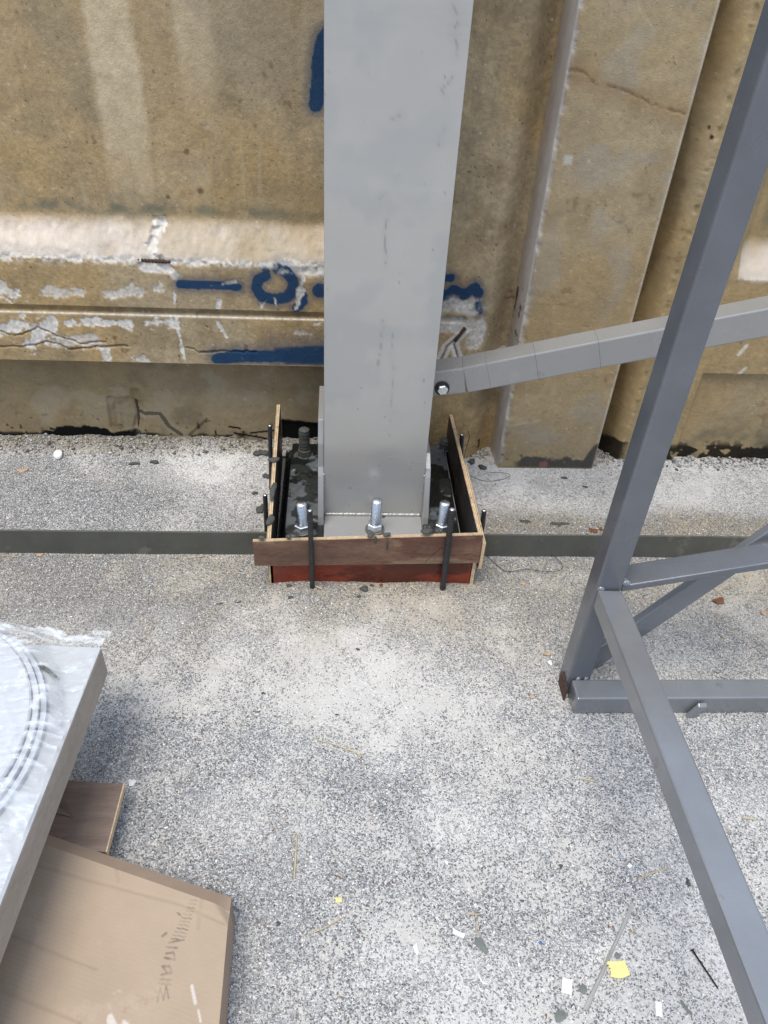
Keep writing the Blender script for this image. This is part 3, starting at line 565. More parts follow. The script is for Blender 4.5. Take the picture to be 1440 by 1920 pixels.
# ================================================================ ANCHOR BOLTS
def hexv(x,y,z0,z1,r,rot=0,ch=.85):
    vs=[];n=6
    for z,k in ((z0,ch),(z0+.002,1),(z1-.002,1),(z1,ch)):
        for i in range(n): t_=i*math.pi/3+rot;vs.append((x+r*k*math.cos(t_),y+r*k*math.sin(t_),z))
    fs=[(j*6+i,j*6+(i+1)%6,j*6+6+(i+1)%6,j*6+6+i) for j in range(3) for i in range(6)]+[tuple(range(6)),tuple(range(18,24))]
    return vs,fs
def bolt(px,py,top,label,dirty=False,r=.0158,lean=(0,0)):
    c=G(px,py,ZP+.01);x,y=c[0],c[1];t=empty('anchor_bolt',(x,y,ZP),label,'bolt','anchor bolts around the column foot')
    m=M['lump'] if dirty else M['zinc']
    pts=[];rs=[];n_=int((top-ZP)/.0045)
    for i in range(n_+1):
        f_=i/n_
        for k,rr in ((0,0),(.25,0),(.5,-.0024),(.75,-.0024)):
            z=ZP-.01+(top-ZP+.01)*(f_+k/n_);pts.append((x+lean[0]*f_,y+lean[1]*f_,z));rs.append((r+rr)*(1.06+.12*random.random() if dirty else 1))
    rs[-1]*=.85;rs[-2]*=.93
    v,f=tube(pts,rs,14);mesh('threaded_rod',v,f,m,t,True)
    v,f=hexv(x,y,ZP+.004,ZP+.027,.0235,.4);mesh('hex_nut',v,f,m,t)
    v,f=tube([(x,y,ZP-.001),(x,y,ZP+.004)],.029,20);mesh('washer',v,f,m if dirty else M['paintdark'],t)
bolt(566,990,W(566,945,1.735)[2],'shiny zinc anchor bolt left of the column, by the front board')
bolt(703,988,W(703,943,1.735)[2],'shiny zinc anchor bolt in the middle in front of the column',lean=(.002,0))
bolt(829,988,W(829,948,1.735)[2],'shiny zinc anchor bolt right of the column, beside a rebar stake')
bolt(571,849,W(571,806,2.12)[2],'mortar-blackened anchor bolt at the back left of the column',True)
bolt(835,835,ZP+.03,'low mortar-covered anchor bolt at the back right of the column',True)

# ================================================================ FORMWORK
fw=empty('plywood_formwork',(.1,1.9,0),'plywood board box held round the column foot, red-brown and tan faces','formwork')
def plyboard(name,p0,p1,z,th,face,label=None,outn=None,split=5,nx=80):
    """upright board: plan line p0->p1, z=(b0,t0,b1,t1) heights at both ends, th thickness vector; plies as layered edge"""
    p0=np.array(p0,float);p1=np.array(p1,float);th=np.array(th,float);b0,t0,b1,t1=z
    th=th*.999
    def pt(u,side,top):
        q=p0+(p1-p0)*u+th*side;zz=(t0+(t1-t0)*u) if top else (b0+(b1-b0)*u);return (q[0],q[1],zz)
    T=np.linalg.norm(th);e=.0009/T
    v=[pt(0,e,0),pt(1,e,0),pt(1,1-e,0),pt(0,1-e,0),pt(0,e,1),pt(1,e,1),pt(1,1-e,1),pt(0,1-e,1)]
    core=mesh(name,v,BF,M['plyedge'],fw)
    if label:core['label']=label
    for s0,s1 in ((0,e*.9),(1-e*.9,1)):
        k=.0012;v=[]
        for u,s_,tp in ((0,s0,0),(1,s0,0),(1,s1,0),(0,s1,0),(0,s0,1),(1,s0,1),(1,s1,1),(0,s1,1)):
            a_=pt(u,s_,tp);v.append((a_[0],a_[1],a_[2]-(k if tp else -k)))
        mesh('board_face',v,BF,face,core_parent(core),False)
    # dark glue lines on the top edge, standing a hair proud
    for q in range(1,split):
        s_=q/split;v=[]
        if q%2==0:continue
        for u,d_,tp in ((0.002,-.03,0),(.998,-.03,0),(.998,.03,0),(.002,.03,0),(.002,-.03,1),(.998,-.03,1),(.998,.03,1),(.002,.03,1)):
            a_=pt(u,s_+d_,tp);v.append((a_[0],a_[1],a_[2]+(.0006 if tp else .002)))
        mesh('ply_line',v,BF,M['plydark'],core_parent(core),False)
    return core
class _P: pass
def core_parent(core):
    return core
# children of a part: parent is at identity offset inside fw, so convert with fw's location
_old=mesh
def mesh(name,vs,fs,mat_,parent=None,smooth=False,bevel=0,loc=None):
    o=_old(name,vs,fs,mat_,None,smooth,bevel,loc if parent is None else None)
    if parent is not None:
        root=parent;M_=Matrix.Identity(4)
        while root is not None:
            M_=(Matrix.Translation(root.location)@root.rotation_euler.to_matrix().to_4x4())@M_;root=root.parent
        o.data.transform(M_.inverted());o.parent=parent
    return o
pf=mat('tan weathered plywood face',(.155,.085,.055),spots=(((.10,.035,.024),5,.50,.7),((.24,.17,.11),9,.57,.6),((.42,.36,.29),60,.68,.6),((.05,.04,.035),30,.66,.6)),rough=.5,var=.4,vscale=18,fine=(150,.3),bump=.3,bscale=120,stretch=(.35,1,1))
pd=mat('dark stained plywood face',(.055,.035,.032),spots=(((.02,.02,.02),6,.48,.8),((.16,.15,.15),12,.62,.6)),rough=.45,var=.4,vscale=18,fine=(200,.25),bump=.3,bscale=120)
plyboard('board',(-.222,1.585),(.413,1.585),(.086,.178,.103,.210),(0,.012),pf,'upper front board with a dull tan-brown face')
plyboard('board',(-.180,1.600),(.398,1.600),(-.01,.130,-.01,.150),(0,.014),M['plyred'],'lower front board with a red-brown face')
plyboard('board',(-.186,1.600),(-.196,2.215),(-.01,.178,-.01,.228),(.013,0),pd,'long left side board with a pale raw top edge')
plyboard('board',(.400,1.600),(.386,2.21),(-.01,.205,-.01,.205),(.012,0),pd,'long right side board with a pale raw top edge')
plyboard('board',(.4155,1.590),(.4005,1.93),(.075,.175,.03,.20),(.011,0),pf,'short outer board doubled against the right side board')
# mortar smeared over board edges
def lumpmesh(c,rx,ry,rz,seed,n=14,m=8,rough=.35):
    vs=[];r_=random.Random(seed);ph=[r_.uniform(0,6.3) for _ in range(4)]
    for j in range(m+1):
        a_=math.pi*j/m
        for i in range(n):
            t_=2*math.pi*i/n;k=1+rough*(.5*math.sin(2*t_+ph[0])+.35*math.sin(3*t_+ph[1]+a_)+.3*math.sin(5*t_+ph[2]))+.12*r_.uniform(-1,1)
            vs.append((c[0]+rx*k*math.sin(a_)*math.cos(t_),c[1]+ry*k*math.sin(a_)*math.sin(t_),c[2]+rz*math.cos(a_)))
    fs=[(j*n+i,(j+1)*n+i,(j+1)*n+(i+1)%n,j*n+(i+1)%n) for j in range(m) for i in range(n)]
    return vs,fs
for k,(px,py,yy,rx,ry,rz) in enumerate(((800,996,1.590,.020,.009,.006),(725,1002,1.588,.010,.008,.004),(695,1003,1.588,.010,.008,.004),(541,1006,1.588,.006,.009,.006),(490,1008,1.588,.008,.008,.004),(704,1012,1.583,.004,.003,.014),(726,1022,1.583,.003,.003,.020))):
    v,f=lumpmesh(W(px,py,yy),rx,ry,rz,k);mesh('mortar_smear',v,f,M['lump'],fw,True)
for k,(px,py,rx,ry,rz,z) in enumerate(((512,920,.009,.040,.005,.197),(514,862,.016,.014,.006,.207),(507,975,.012,.02,.007,.188))):
    v,f=lumpmesh(G(px,py,z),rx,ry,rz,k+20);mesh('mortar_smear',v,f,M['lump'],fw,True)

# wet mortar bed inside
xs_=np.arange(-.172,.398,.004);ys_=np.arange(1.616,2.31,.004);X,Y=np.meshgrid(xs_,ys_,indexing='ij')
n1=fbm(X,Y,151,5,14.);n2=fbm(X,Y,152,4,50.);n3=fbm(X,Y,153,4,22.)
onp=(X>-.145)&(X<.380)&(Y<2.185)
Zm=np.where(onp,ZP+.002+.007*ss(.47,.6,n1),ZP-.04+.02*n1)+.0022*n2
ditch=ss(-.150,-.165,X)+ss(.375,.39,X)+ss(2.19,2.22,Y);Zm=Zm-.045*np.clip(ditch,0,1)
smear=ss(.50,.56,n3+.15*(n2-.5))*ss(.40,.5,fbm(X,Y,155,3,8.));C=np.ones(X.shape+(3,))*np.array((.010,.012,.012));C=mix(C,(.13,.145,.155),.8*smear*onp);C=mix(C,(.028,.031,.030),ss(.5,.6,n1)*(1-smear))
fm_=((X>cx0)&(X<cx1)&(Y<YF-.0)&(Y>1.68));Zm=np.where(fm_,ZP-.003+.010*ss(.6,.7,n1),Zm);C=np.where(fm_[...,None]&(Zm<ZP+.001)[...,None],np.array((.13,.13,.12)),C)
o=gridmesh('wet_mortar',np.stack([X,Y,Zm],-1),C,M['mortar'],loc=(.1,1.9,.05));o['kind']='stuff';tag(o,'dark wet mortar bed inside the plywood formwork','mortar')

# ================================================================ REBAR STAKES
def stake(p_,q_,label,r=.0062):
    c=np.array(p_);t=empty('rebar_stake',(c[0],c[1],0),label,'stake','rebar stakes driven round the formwork')
    v,f=ribbed(p_,q_,r);mesh('rebar',v,f,M['rebar'],t,True)
    v,f=tube([np.array(q_),np.array(q_)+np.array([0,0,.002])],[r*.95,r*.8],10);mesh('cut_end',v,f,M['zinc'],t,True)
stake((W(586,1090,1.573)[0],1.573,-.03),W(581,957,1.577),'left rebar stake in front of the lower red-brown board')
stake((W(832,1090,1.573)[0],1.573,-.03),W(848,955,1.577),'right rebar stake in front of the boards, leaning right',.0078)
stake((W(512,880,2.05)[0]-.01,2.05,-.03),W(506,798,2.05),'rebar stake at the far left corner outside the left board')
stake((W(499,990,1.78)[0],1.78,-.03),W(497,928,1.78),'mortar-stained rebar stake outside the near end of the left board')
stake((W(869,872,2.10)[0],2.10,-.03),W(866,815,2.10),'rebar stake at the far right outside the right board')
stake((.445,1.72,-.03),W(908,957,1.70),'short rebar stake beside the near right corner of the formwork')

# ================================================================ STEEL STRIPS ALONG THE GROUND
for x0,x1,lab in ((-3.2,-.198,'flat steel strip set on edge in the ground, running left from the formwork'),(.428,3.2,'flat steel strip set on edge in the ground, running right from the formwork')):
    v,f=box(x0,x1,1.725,1.731,-.03,.088);o=mesh('steel_strip',v,f,M['paintdark'],bevel=.0012,loc=((x0+x1)/2,1.728,0));tag(o,lab,'strip')
    e_=1 if x0<0 else -1

# ================================================================ SQUARE TUBE FROM THE COLUMN
BSY,BSZ,BW,BH,BY0,BZ0=0,.2367,.0655,.0189,1.21,.3893
tb=empty('square_tube_brace',(.35,1.93,.5),'grey square steel tube bolted to the column, rising right across the concrete post','brace')
YB=1.93
pA=np.array([.38,YB,.5421])-np.array([1,-.0947,.305])*.022
d_=np.array([1,-.0947,.305]);d_/=np.linalg.norm(d_);h_=.084;up=np.cross(np.array([.0947,1,0])*-1,d_)*-1
s_=np.cross(d_,(0,0,1));s_/=np.linalg.norm(s_);up=np.cross(s_,d_)
A0=pA-up*h_/2-s_*.0375;B0=A0+d_*1.9
def tubebox(name,p_,q_,wy,hz,m,parent,upv=None,bv=.004):
    s,u=frame(p_,q_) if upv is None else upv
    v,f=beam(p_,q_,s*wy,u*hz);return mesh(name,v,f,M[m],parent,bevel=bv)
tubebox('square_tube',A0,B0,.075,h_,'paint',tb,bv=.004)
e0=A0-d_*.001;e1=W(812,722,YB);e1=np.array([e1[0]-.05,YB+.0375,e1[2]])
tubebox('end_sleeve',A0-d_*.001,np.array([A0[0]-.17,A0[1]+.004,A0[2]-.030]),.0745,h_*.98,'paint',tb)
for px in (920,1005,1112):   # pencil and seam marks round the tube as thin raised bands
    t_=(W(px,690,YB)[0]-A0[0])/d_[0];c_=A0+d_*t_
    s,u=frame(A0,B0);v,f=beam(c_,c_+d_*.0011,s*(.0758),u*(h_+.0008));mesh('seam_mark',v,f,M['paintmid'],tb)
bc=W(829,728,YB)
v,f=tube([bc+np.array([0,.002,0]),bc+np.array([0,-.003,0])],.0215,22);mesh('washer',v,f,M['rebar'],tb,False)
hv,hf=hexv(0,0,0,.012,.0165,.2);hv=[bc+np.array([a_,-.003-c_,b_]) for a_,b_,c_ in hv];mesh('bolt_head',hv,hf,M['zinc'],tb)

# ================================================================ STEEL FRAME AT THE RIGHT
sf=empty('steel_tube_frame',(.63,1.2,0),'dark blue-grey welded tube frame with upright post and braces at the right','frame')
x0,x1=.594,.6525
v,f=box(x0,x1,1.206,1.266,.0,2.3);mesh('post',v,f,M['paintblue'],sf,bevel=.005)
v,f=box(.604,2.6,1.144,1.204,.002,.062);mesh('ground_rail',v,f,M['paintmid'],sf,bevel=.004)
v,f=box(x0-.004,x0+.03,1.19,1.262,0,.03);
# rusty open end of the cross rail that runs back from the post's foot
v,f=join(box(.589,.5935,1.185,1.245,.0,.045));mesh('rusty_end_plate',v,f,M['rust'],sf,bevel=.001)
# brace towards the camera, rising gently
dA=np.array([-.0428,-1,.1264]);dA/=np.linalg.norm(dA);w_,h_=.0565,.0515
q0b=np.array([.5959+w_/2,1.2035,.3828]);q2=q0b+dA*1.7
s,u=frame(q0b,q2);tubebox('near_brace',q0b-u*h_/2,q2-u*h_/2,w_,h_,'paintmid',sf,bv=.0045)
# upper brace to the right: flat tube
dB=np.array([1,BSY,BSZ]);dB/=np.linalg.norm(dB);r0=np.array([.6535,BY0+BW/2,BZ0-BH/2-.0065*BSZ]);s,u=frame(r0,r0+dB)
tubebox('upper_brace',r0,r0+dB*1.6,BW,BH,'paintblue',sf,bv=.003)
# lower diagonal from the foot
CY_,CZ_,CS_=1.286,.042,1.355
dC=np.array([1,0,CS_]);dC/=np.linalg.norm(dC);t0=np.array([.66,CY_+.011,CZ_]);s,u=frame(t0,t0+dC);t0=t0-u*.0288-dC*.05
tubebox('lower_brace',t0,t0+dC*2,.022,.0575,'paintmid',sf,bv=.003)
# lug on the rail
l0=G(1295,1345,.004);l1=W(1318,1322,1.135)
v,f=beam(l0+np.array([0,.004,0]),l1,np.array([.022,0,0]),np.array([0,.010,.006]));mesh('lug',v,f,M['paintmid'],sf,bevel=.002)
# weld blobs
for k,(p_,r_) in enumerate((((.603,1.206,q0b[2]+.0),.008),((.66,1.21,r0[2]+.02),.009),((.662,1.225,r0[2]+.01),.010),((.66,1.245,r0[2]),.009),((.62,1.205,.063),.007),((.64,1.205,.063),.006))):
    v,f=lumpmesh(p_,r_,r_*.8,r_,k+50);mesh('weld_bead',v,f,M['paintmid'],sf,True)

# ================================================================ LOWER LEFT: boards, cardboard, film
ZB=.30;TB=.085
c0=G(190,1214,ZB);c1=G(0,1700,ZB);e1=(c1-c0)/np.linalg.norm(c1-c0);e2=np.array([-abs(e1[1]),e1[0]*np.sign(e1[1])*-1,0]);e2=np.array([e1[1],-e1[0],0])
if e2[0]>0:e2=-e2
bt=empty('stacked_board',(c0[0],c0[1],0),'thick pale board on a stack at the lower left, raw tan edge, under clear film','board')
def bpt(a_,b_,z): q=c0+e1*a_+e2*b_;return (q[0],q[1],z)
def bslab(name,a0,a1,b0,b1,z0,z1,m,bv=.001,parent=bt):
    v=[bpt(a0,b0,z0),bpt(a1,b0,z0),bpt(a1,b1,z0),bpt(a0,b1,z0),bpt(a0,b0,z1),bpt(a1,b0,z1),bpt(a1,b1,z1),bpt(a0,b1,z1)];return mesh(name,v,BF,M[m],parent,bevel=bv)
bslab('board_core',0,1.1,0,.8,ZB-TB,ZB-.003,'boardedge',.002);bslab('white_top',.0006,1.1,.0008,.8,ZB-.0029,ZB,'boardtop',.0008)
st=tag(bslab('support_block',.3,.95,.25,.7,0,ZB-TB-.001,'boardedge',.003,None),'raw wooden block carrying the pale board, tucked beneath it','block');recenter(st)
# round roll under the film
def cpt(px,py): return G(px,py,ZB+.03)
A_=[cpt(32,1225),cpt(58,1300),cpt(5,1459)]
(ax,ay),(bx,by),(cx_,cy_)=[(q[0],q[1]) for q in A_];D_=2*(ax*(by-cy_)+bx*(cy_-ay)+cx_*(ay-by))
ux=((ax*ax+ay*ay)*(by-cy_)+(bx*bx+by*by)*(cy_-ay)+(cx_*cx_+cy_*cy_)*(ay-by))/D_;uy=((ax*ax+ay*ay)*(cx_-bx)+(bx*bx+by*by)*(ax-cx_)+(cx_*cx_+cy_*cy_)*(bx-ax))/D_
RR=math.hypot(ax-ux,ay-uy);print('roll',ux,uy,RR)
rl=empty('white_roll',(ux,uy,ZB),'round white roll lying flat on the pale board under clear film','roll')
for k,(ro,zt) in enumerate(((RR,.032),(RR+.012,.022),(RR+.024,.012))):
    ri=0 if k==0 else ro-.0105
    if k==0:
        v,f=tube([(ux,uy,ZB+.0005),(ux,uy,ZB+zt-.003),(ux,uy,ZB+zt)],[ro,ro,ro-.003],96);mesh('roll_core',v,f,M['roll'],rl,False)
    else:
        vs=[];n_=96
        for rr,z in ((ri,0.0005),(ro,.0005),(ro,zt),(ri,zt)):
            for i in range(n_): a_=2*math.pi*i/n_;vs.append((ux+rr*math.cos(a_),uy+rr*math.sin(a_),ZB+z))
        fs=[(j*n_+i,j*n_+(i+1)%n_,((j+1)%4)*n_+(i+1)%n_,((j+1)%4)*n_+i) for j in range(4) for i in range(n_)]
        mesh('roll_layer',vs,fs,M['roll'],rl,False)
# film draped over roll and board
av=np.arange(-.075,.60,.004);bv_=np.arange(.0015,.5,.004);Ag,Bg=np.meshgrid(av,bv_,indexing='ij')
Q=c0[None,None,:]+e1*Ag[...,None]+e2*Bg[...,None];X=Q[...,0];Y=Q[...,1]
rad=np.hypot(X-ux,Y-uy);n1=fbm(X,Y,161,5,14.);n2=fbm(X*.5+Y*2.2,Y*.3,162,4,30.);n3=fbm(X,Y,163,4,60.)
ang=np.arctan2(Y-uy,X-ux)
ZZ=ZB+.002+.036*ss(RR+.075,RR+.002,rad)+.010*n1*ss(RR-.01,RR+.03,rad)+.006*np.abs(np.sin(ang*9+6*n1))*ss(RR,RR+.04,rad)*ss(RR+.16,RR+.04,rad)+.003*n3
cornerfree=ss(.30,.16,Ag+Bg*.0+.05*(n1-.5))*ss(.13,.09,Bg+.04*(n1-.5))*ss(RR+.035,RR+.07,rad)     # corner lies close to the board
ZZ=ZZ*(1-cornerfree)+(ZB+.0015+.001*n3)*cornerfree
over=np.clip(-Ag,0,1);ZZ=ZZ-over*.35-over*.5*n1+.02*ss(0,.05,over)*n2               # hangs over the far edge
ed=.02+.075*n1+.03*ss(.2,.05,Bg)*np.sin(Bg*60)
def ridge(a_,b_,sd_,k): 
    v_=1-np.abs(2*fbm(a_,b_,sd_,3,1.)-1);return np.clip((v_-k)/(1-k),0,1)**1.5
rg1=ridge(ang*9,rad*5,171,.80);rg2=ridge(X*7+Y*3,Y*55-X*6,172,.80);rg3=ridge(X*30+Y*22,Y*12-X*9,173,.84)
wr=np.where(rad>RR,np.maximum(rg1,.6*rg3),.5*rg3)
ZZ=ZZ+.006*wr+.0022*rg2
alpha=.07+.10*ss(.45,.7,n2)+.50*wr**1.4+.30*rg2+.25*ss(.58,.75,fbm(X,Y,166,4,22.))*(rad<RR)
alpha=np.where(cornerfree>.5,.10+.15*ss(.45,.65,n2)+.3*rg2,alpha)
alpha=np.where(Ag<0,.22+.25*ss(.4,.6,n2)+.6*rg3,alpha)
alpha=alpha*(Ag>-ed)*1.
edgeb=-.004+.012*ss(.36,.5,Ag)*n1
fo=gridmesh('stretch_film',np.stack([X,Y,ZZ],-1),np.repeat(np.clip(alpha,0,.97)[...,None],3,2),M['film'],loc=(c0[0],c0[1],ZB))
tag(fo,'crinkled clear stretch film draped over the white roll and board','plastic film')
# dark scrap of film label on the board
pts=[(70,1248),(82,1247),(92,1253),(100,1263),(108,1268),(105,1272),(95,1268),(86,1259),(77,1254)]
v=[G(a_,b_,ZB+.010) for a_,b_ in pts]+[G(a_,b_,ZB+.012) for a_,b_ in pts];n_=len(pts)
o=mesh('dark_scrap',v,[tuple(range(n_)),tuple(range(n_,2*n_))]+[(i,(i+1)%n_,n_+(i+1)%n_,n_+i) for i in range(n_)],M['lump'],loc=v[0]);tag(o,'small dark ragged smear of mortar on the film-covered board','scrap')

# brown glossy board beneath
zb=.07
k0,k1,k2=G(231,1470,zb),G(198,1597,zb),G(60,1458,zb)
vv=[k2,k0,k1,k2+(k1-k0)*1.6,];k3=k1+(k2-k0)*1.2;vv=[k0,k1,k3,k2]
v=[(q[0],q[1],zb-.018) for q in vv]+[(q[0],q[1],zb) for q in vv]
br=empty('brown_board',(k0[0],k0[1],0),'glossy dark brown veneered board sticking out between the pale board and cardboard','board')
mesh('board',v,[(0,1,2,3),(4,5,6,7),(0,1,5,4),(1,2,6,5),(2,3,7,6),(3,0,4,7)],M['veneer'],br,bevel=.001)
q=[(q_[0],q_[1]) for q_ in (k0,k1)]
v,f=beam((q[0][0]+.001,q[0][1],zb-.009),(q[1][0]+.001,q[1][1],zb-.009),(.0025,0,0),(0,0,.0165));mesh('raw_edge',v,f,M['plyedge'],br)
v=[G(85,1497,zb+.001),G(125,1508,zb+.001),G(137,1533,zb+.001),G(82,1520,zb+.001)];v=v+[a_+np.array([0,0,h__]) for a_,h__ in zip(v,(.004,.010,.002,.004))]
mesh('lifted_flap',v,BF,M['veneer'],br)
bl=[(min(k0[0],k3[0])-.05,k1[1]+.0,0)]
v,f=box(k2[0]-.25,k2[0]+.03,k1[1]+.005,k0[1]-.015,0.001,zb-.019);o=mesh('wood_bearer',v,f,M['boardedge'],bevel=.002,loc=(k2[0]-.1,k0[1]-.08,0));tag(o,'rough wooden bearer under the glossy brown board','block')

# cardboard
zc=.10
f0,f1=G(45,1570,zc),G(430,1703,zc);g0,g1=G(60,1557,zc-.025),G(422,1672,zc-.025);h1=G(408,1960,zc-.004)
ca=empty('cardboard_sheet',(f1[0],f1[1],0),'large folded brown cardboard box at the lower left with faint black writing','cardboard')
ev=(f0-f1);ev[2]=0;L1=np.linalg.norm(ev);ev/=L1;ew=np.array([-ev[1],ev[0],0]);ew=ew if ew[1]<0 else -ew
na,nb=300,240;LA=.62;LB=.52
aa,bb=np.meshgrid(np.linspace(0,LA,na),np.linspace(0,LB,nb),indexing='ij')
skew=(np.dot((h1-f1)[:2],ev[:2]))/abs(np.dot((h1-f1)[:2],ew[:2]))
CU=(1-ss(.0,.03,aa))*(1-ss(0,.03,bb))
Pp=f1+ev*(aa*1.+bb*skew)[...,None]+ew*bb[...,None]
n1=fbm(aa,bb,171,4,8.);n2=fbm(aa,bb,172,4,40.)
# creases
def crease(pts):
    p3=[]
    for a_,b_ in pts:
        g_=G(a_,b_,zc)-f1;bb_=float(g_@ew);p3.append((float(g_@ev)-bb_*skew,bb_))
    return dseg(aa,bb,p3)
cr_=np.zeros_like(aa)
for pts in ([(45,1617),(340,1695),(420,1730)],[(0,1747),(180,1815)],[(0,1855),(150,1915)],[(213,1600),(222,1650)],[(380,1680),(372,1740)]): cr_=np.maximum(cr_,ss(.005,.0005,crease(pts)))
Zc=zc-.0015*cr_+.006*(n1-.5)*ss(0,.1,bb)+.00022*np.sin(bb*2*np.pi/.0075)
corner=ss(.035,.0,aa+bb);Zc=Zc-.012*corner
Pp[...,2]=Zc
C=np.ones(aa.shape+(3,))*np.array((.39,.302,.222))*(1+.018*np.sin((bb+.002*n1)*2*np.pi/.0075))[...,None]*(.95+.1*n1)[...,None]
C=mix(C,(.31,.23,.165),.3*cr_);C=mix(C,(.40,.31,.235),.35*ss(.0035,.001,np.abs(crease([(45,1617),(340,1695),(420,1730)])-.006)))
scr=0*aa
def cstroke(pts,wd=.0016,am=.75):
    global scr
    scr=np.maximum(scr,am*ss(wd*1.5,wd*.5,crease(pts))*(.35+.9*n2))
# the faint handwriting, running up the sheet
cstroke([(295,1880),(300,1850),(306,1876),(312,1848),(316,1872)]);cstroke([(297,1845),(320,1846)],am=.6);cstroke([(300,1836),(321,1838)]);cstroke([(302,1828),(322,1824),(318,1812),(304,1812),(312,1822)],.0018,.9)
cstroke([(308,1796),(328,1800),(326,1786),(312,1788)],.0018,.85);cstroke([(312,1776),(333,1778)]);cstroke([(316,1768),(336,1764)]);cstroke([(304,1756),(312,1750)],.002,.9)
for i in range(12): cstroke([(322+i*3.2,1760-i*6.6),(346+i*2.0,1764-i*6.8)],.0012,.55 if i%3 else .8)
cstroke([(333,1712),(338,1716)],.002,.95);cstroke([(285,1895),(300,1890)],.001,.4)
C=mix(C,(.06,.055,.052),np.clip(scr*1.1-.25,0,.6))
tape=ss(.013,.010,crease([(214,1880),(240,1868)])+.012*(n2-.5))*.5+ss(.012,.009,crease([(212,1915),(235,1908)])+.012*(n2-.5))*.5+ss(.004,.002,crease([(360,1850),(366,1880)]))*.6+ss(.003,.001,crease([(372,1895),(376,1915)]))*.5
tape=tape*ss(.42,.62,fbm(aa*.6+bb*.8,bb*.3-aa*.3,178,4,60.));C=mix(C,(.66,.60,.56),np.clip(tape*1.4,0,.7))
m_=gridmesh('top_face',Pp,C,M['card'],ca)
if False: pass
# rim: far sloping side, right side
npz=60;rim=[];
def strip(name,top,bot,col=(.36,.27,.20),out=.0):
    n_=len(top);P_=np.stack([np.array(top),np.array(bot)],1);P_=np.stack([P_[:,0]*(1-t_)+P_[:,1]*t_ for t_ in np.linspace(0,1,6)],1)
    C_=np.ones(P_.shape)*np.array(col);C_=C_*(.92+.16*fbm(P_[...,0],P_[...,1],175,3,30.))[...,None];return gridmesh(name,P_,C_,M['card'],ca)
top=[Pp[i,0] for i in range(0,na,3)]
drop=(g1-f1);bot=[]
for i in range(0,na,3):
    p_=Pp[i,0].copy();q_=p_-ew*.030;q_[2]=zc-.028;bot.append(q_+ev*(.012*max(0,1-aa[i,0]/.03)))
strip('far_flap',top,bot)
strip('far_side',bot,[np.array([b_[0],b_[1]-.004,0.002]) for b_ in bot])
topr=[Pp[0,j] for j in range(0,nb,3)];botr=[np.array([q_[0]+.002,q_[1],.002]) for q_ in topr];strip('right_side',topr,botr)
for p_ in (topr[0],):
    P_=[p_,bot[0],np.array([bot[0][0],bot[0][1]-.004,.002]),botr[0]];mesh('corner_fold',P_,[(0,1,2,3)],mat('card corner',(.31,.225,.165),rough=.9),ca)

# ================================================================ LITTER ON THE GROUND
def flake(name,px,py,sx,sy,rot,m,label,cat,group=None,seed=0,th=.0012,n=9,lift=.002,curl=.15,shape=None):
    r_=random.Random(seed+int(px*7+py));c=G(px,py);x,y=c[0],c[1];z=gz(x,y)+lift
    if shape is None:
        ang=sorted(r_.uniform(0,6.283) for _ in range(n));shape=[(math.cos(a_)*r_.uniform(.7,1.1)*.5,math.sin(a_)*r_.uniform(.7,1.1)*.5) for a_ in ang]
    ca_,sa_=math.cos(rot),math.sin(rot);top=[]
    for a_,b_ in shape:
        u_,v_=a_*sx,b_*sy;top.append((x+u_*ca_-v_*sa_,y+u_*sa_+v_*ca_,z+curl*abs(a_)*sx*r_.uniform(.2,1)))
    n_=len(top);cen=(x,y,z+th*1.5);cb=(x,y,z);vs=top+[(a_,b_,c_-th) for a_,b_,c_ in top]+[cen,cb]
    fs=[(i,(i+1)%n_,2*n_) for i in range(n_)]+[(n_+(i+1)%n_,n_+i,2*n_+1) for i in range(n_)]+[(i,n_+i,n_+(i+1)%n_,(i+1)%n_) for i in range(n_)]
    o=mesh(name,vs,fs,M[m],loc=(x,y,gz(x,y)));return tag(o,label,cat,group)
RECT=[(-.5,-.5),(0,-.46),(.5,-.5),(.48,.05),(.5,.5),(.05,.47),(-.5,.5),(-.5,0)]
def flat(px0,py0,px1,py1,wd,name,m,label,cat,th=.0015,group=None):
    a_=G(px0,py0);b_=G(px1,py1);c=(a_+b_)/2;return flake(name,(px0+px1)/2,(py0+py1)/2,np.linalg.norm(b_-a_),wd,math.atan2(b_[1]-a_[1],b_[0]-a_[0]),m,label,cat,group,th=th,shape=RECT,curl=.02)
def straw(pts,r,label,m='straw',name='straw',group='dry straws on the ground',cat='straw'):
    P_=[];
    for i,(a_,b_) in enumerate(pts): q=G(a_,b_);P_.append((q[0],q[1],gz(q[0],q[1])+r+.0015))
    Q_=[];
    for i in range(len(P_)-1):
        for k in range(4): t_=k/4;Q_.append(tuple(P_[i][j]*(1-t_)+P_[i+1][j]*t_ for j in range(3)))
    Q_.append(P_[-1]);v,f=tube(Q_,r,6);o=mesh(name,v,f,M[m],loc=P_[len(P_)//2],smooth=True);return tag(o,label,cat,group)
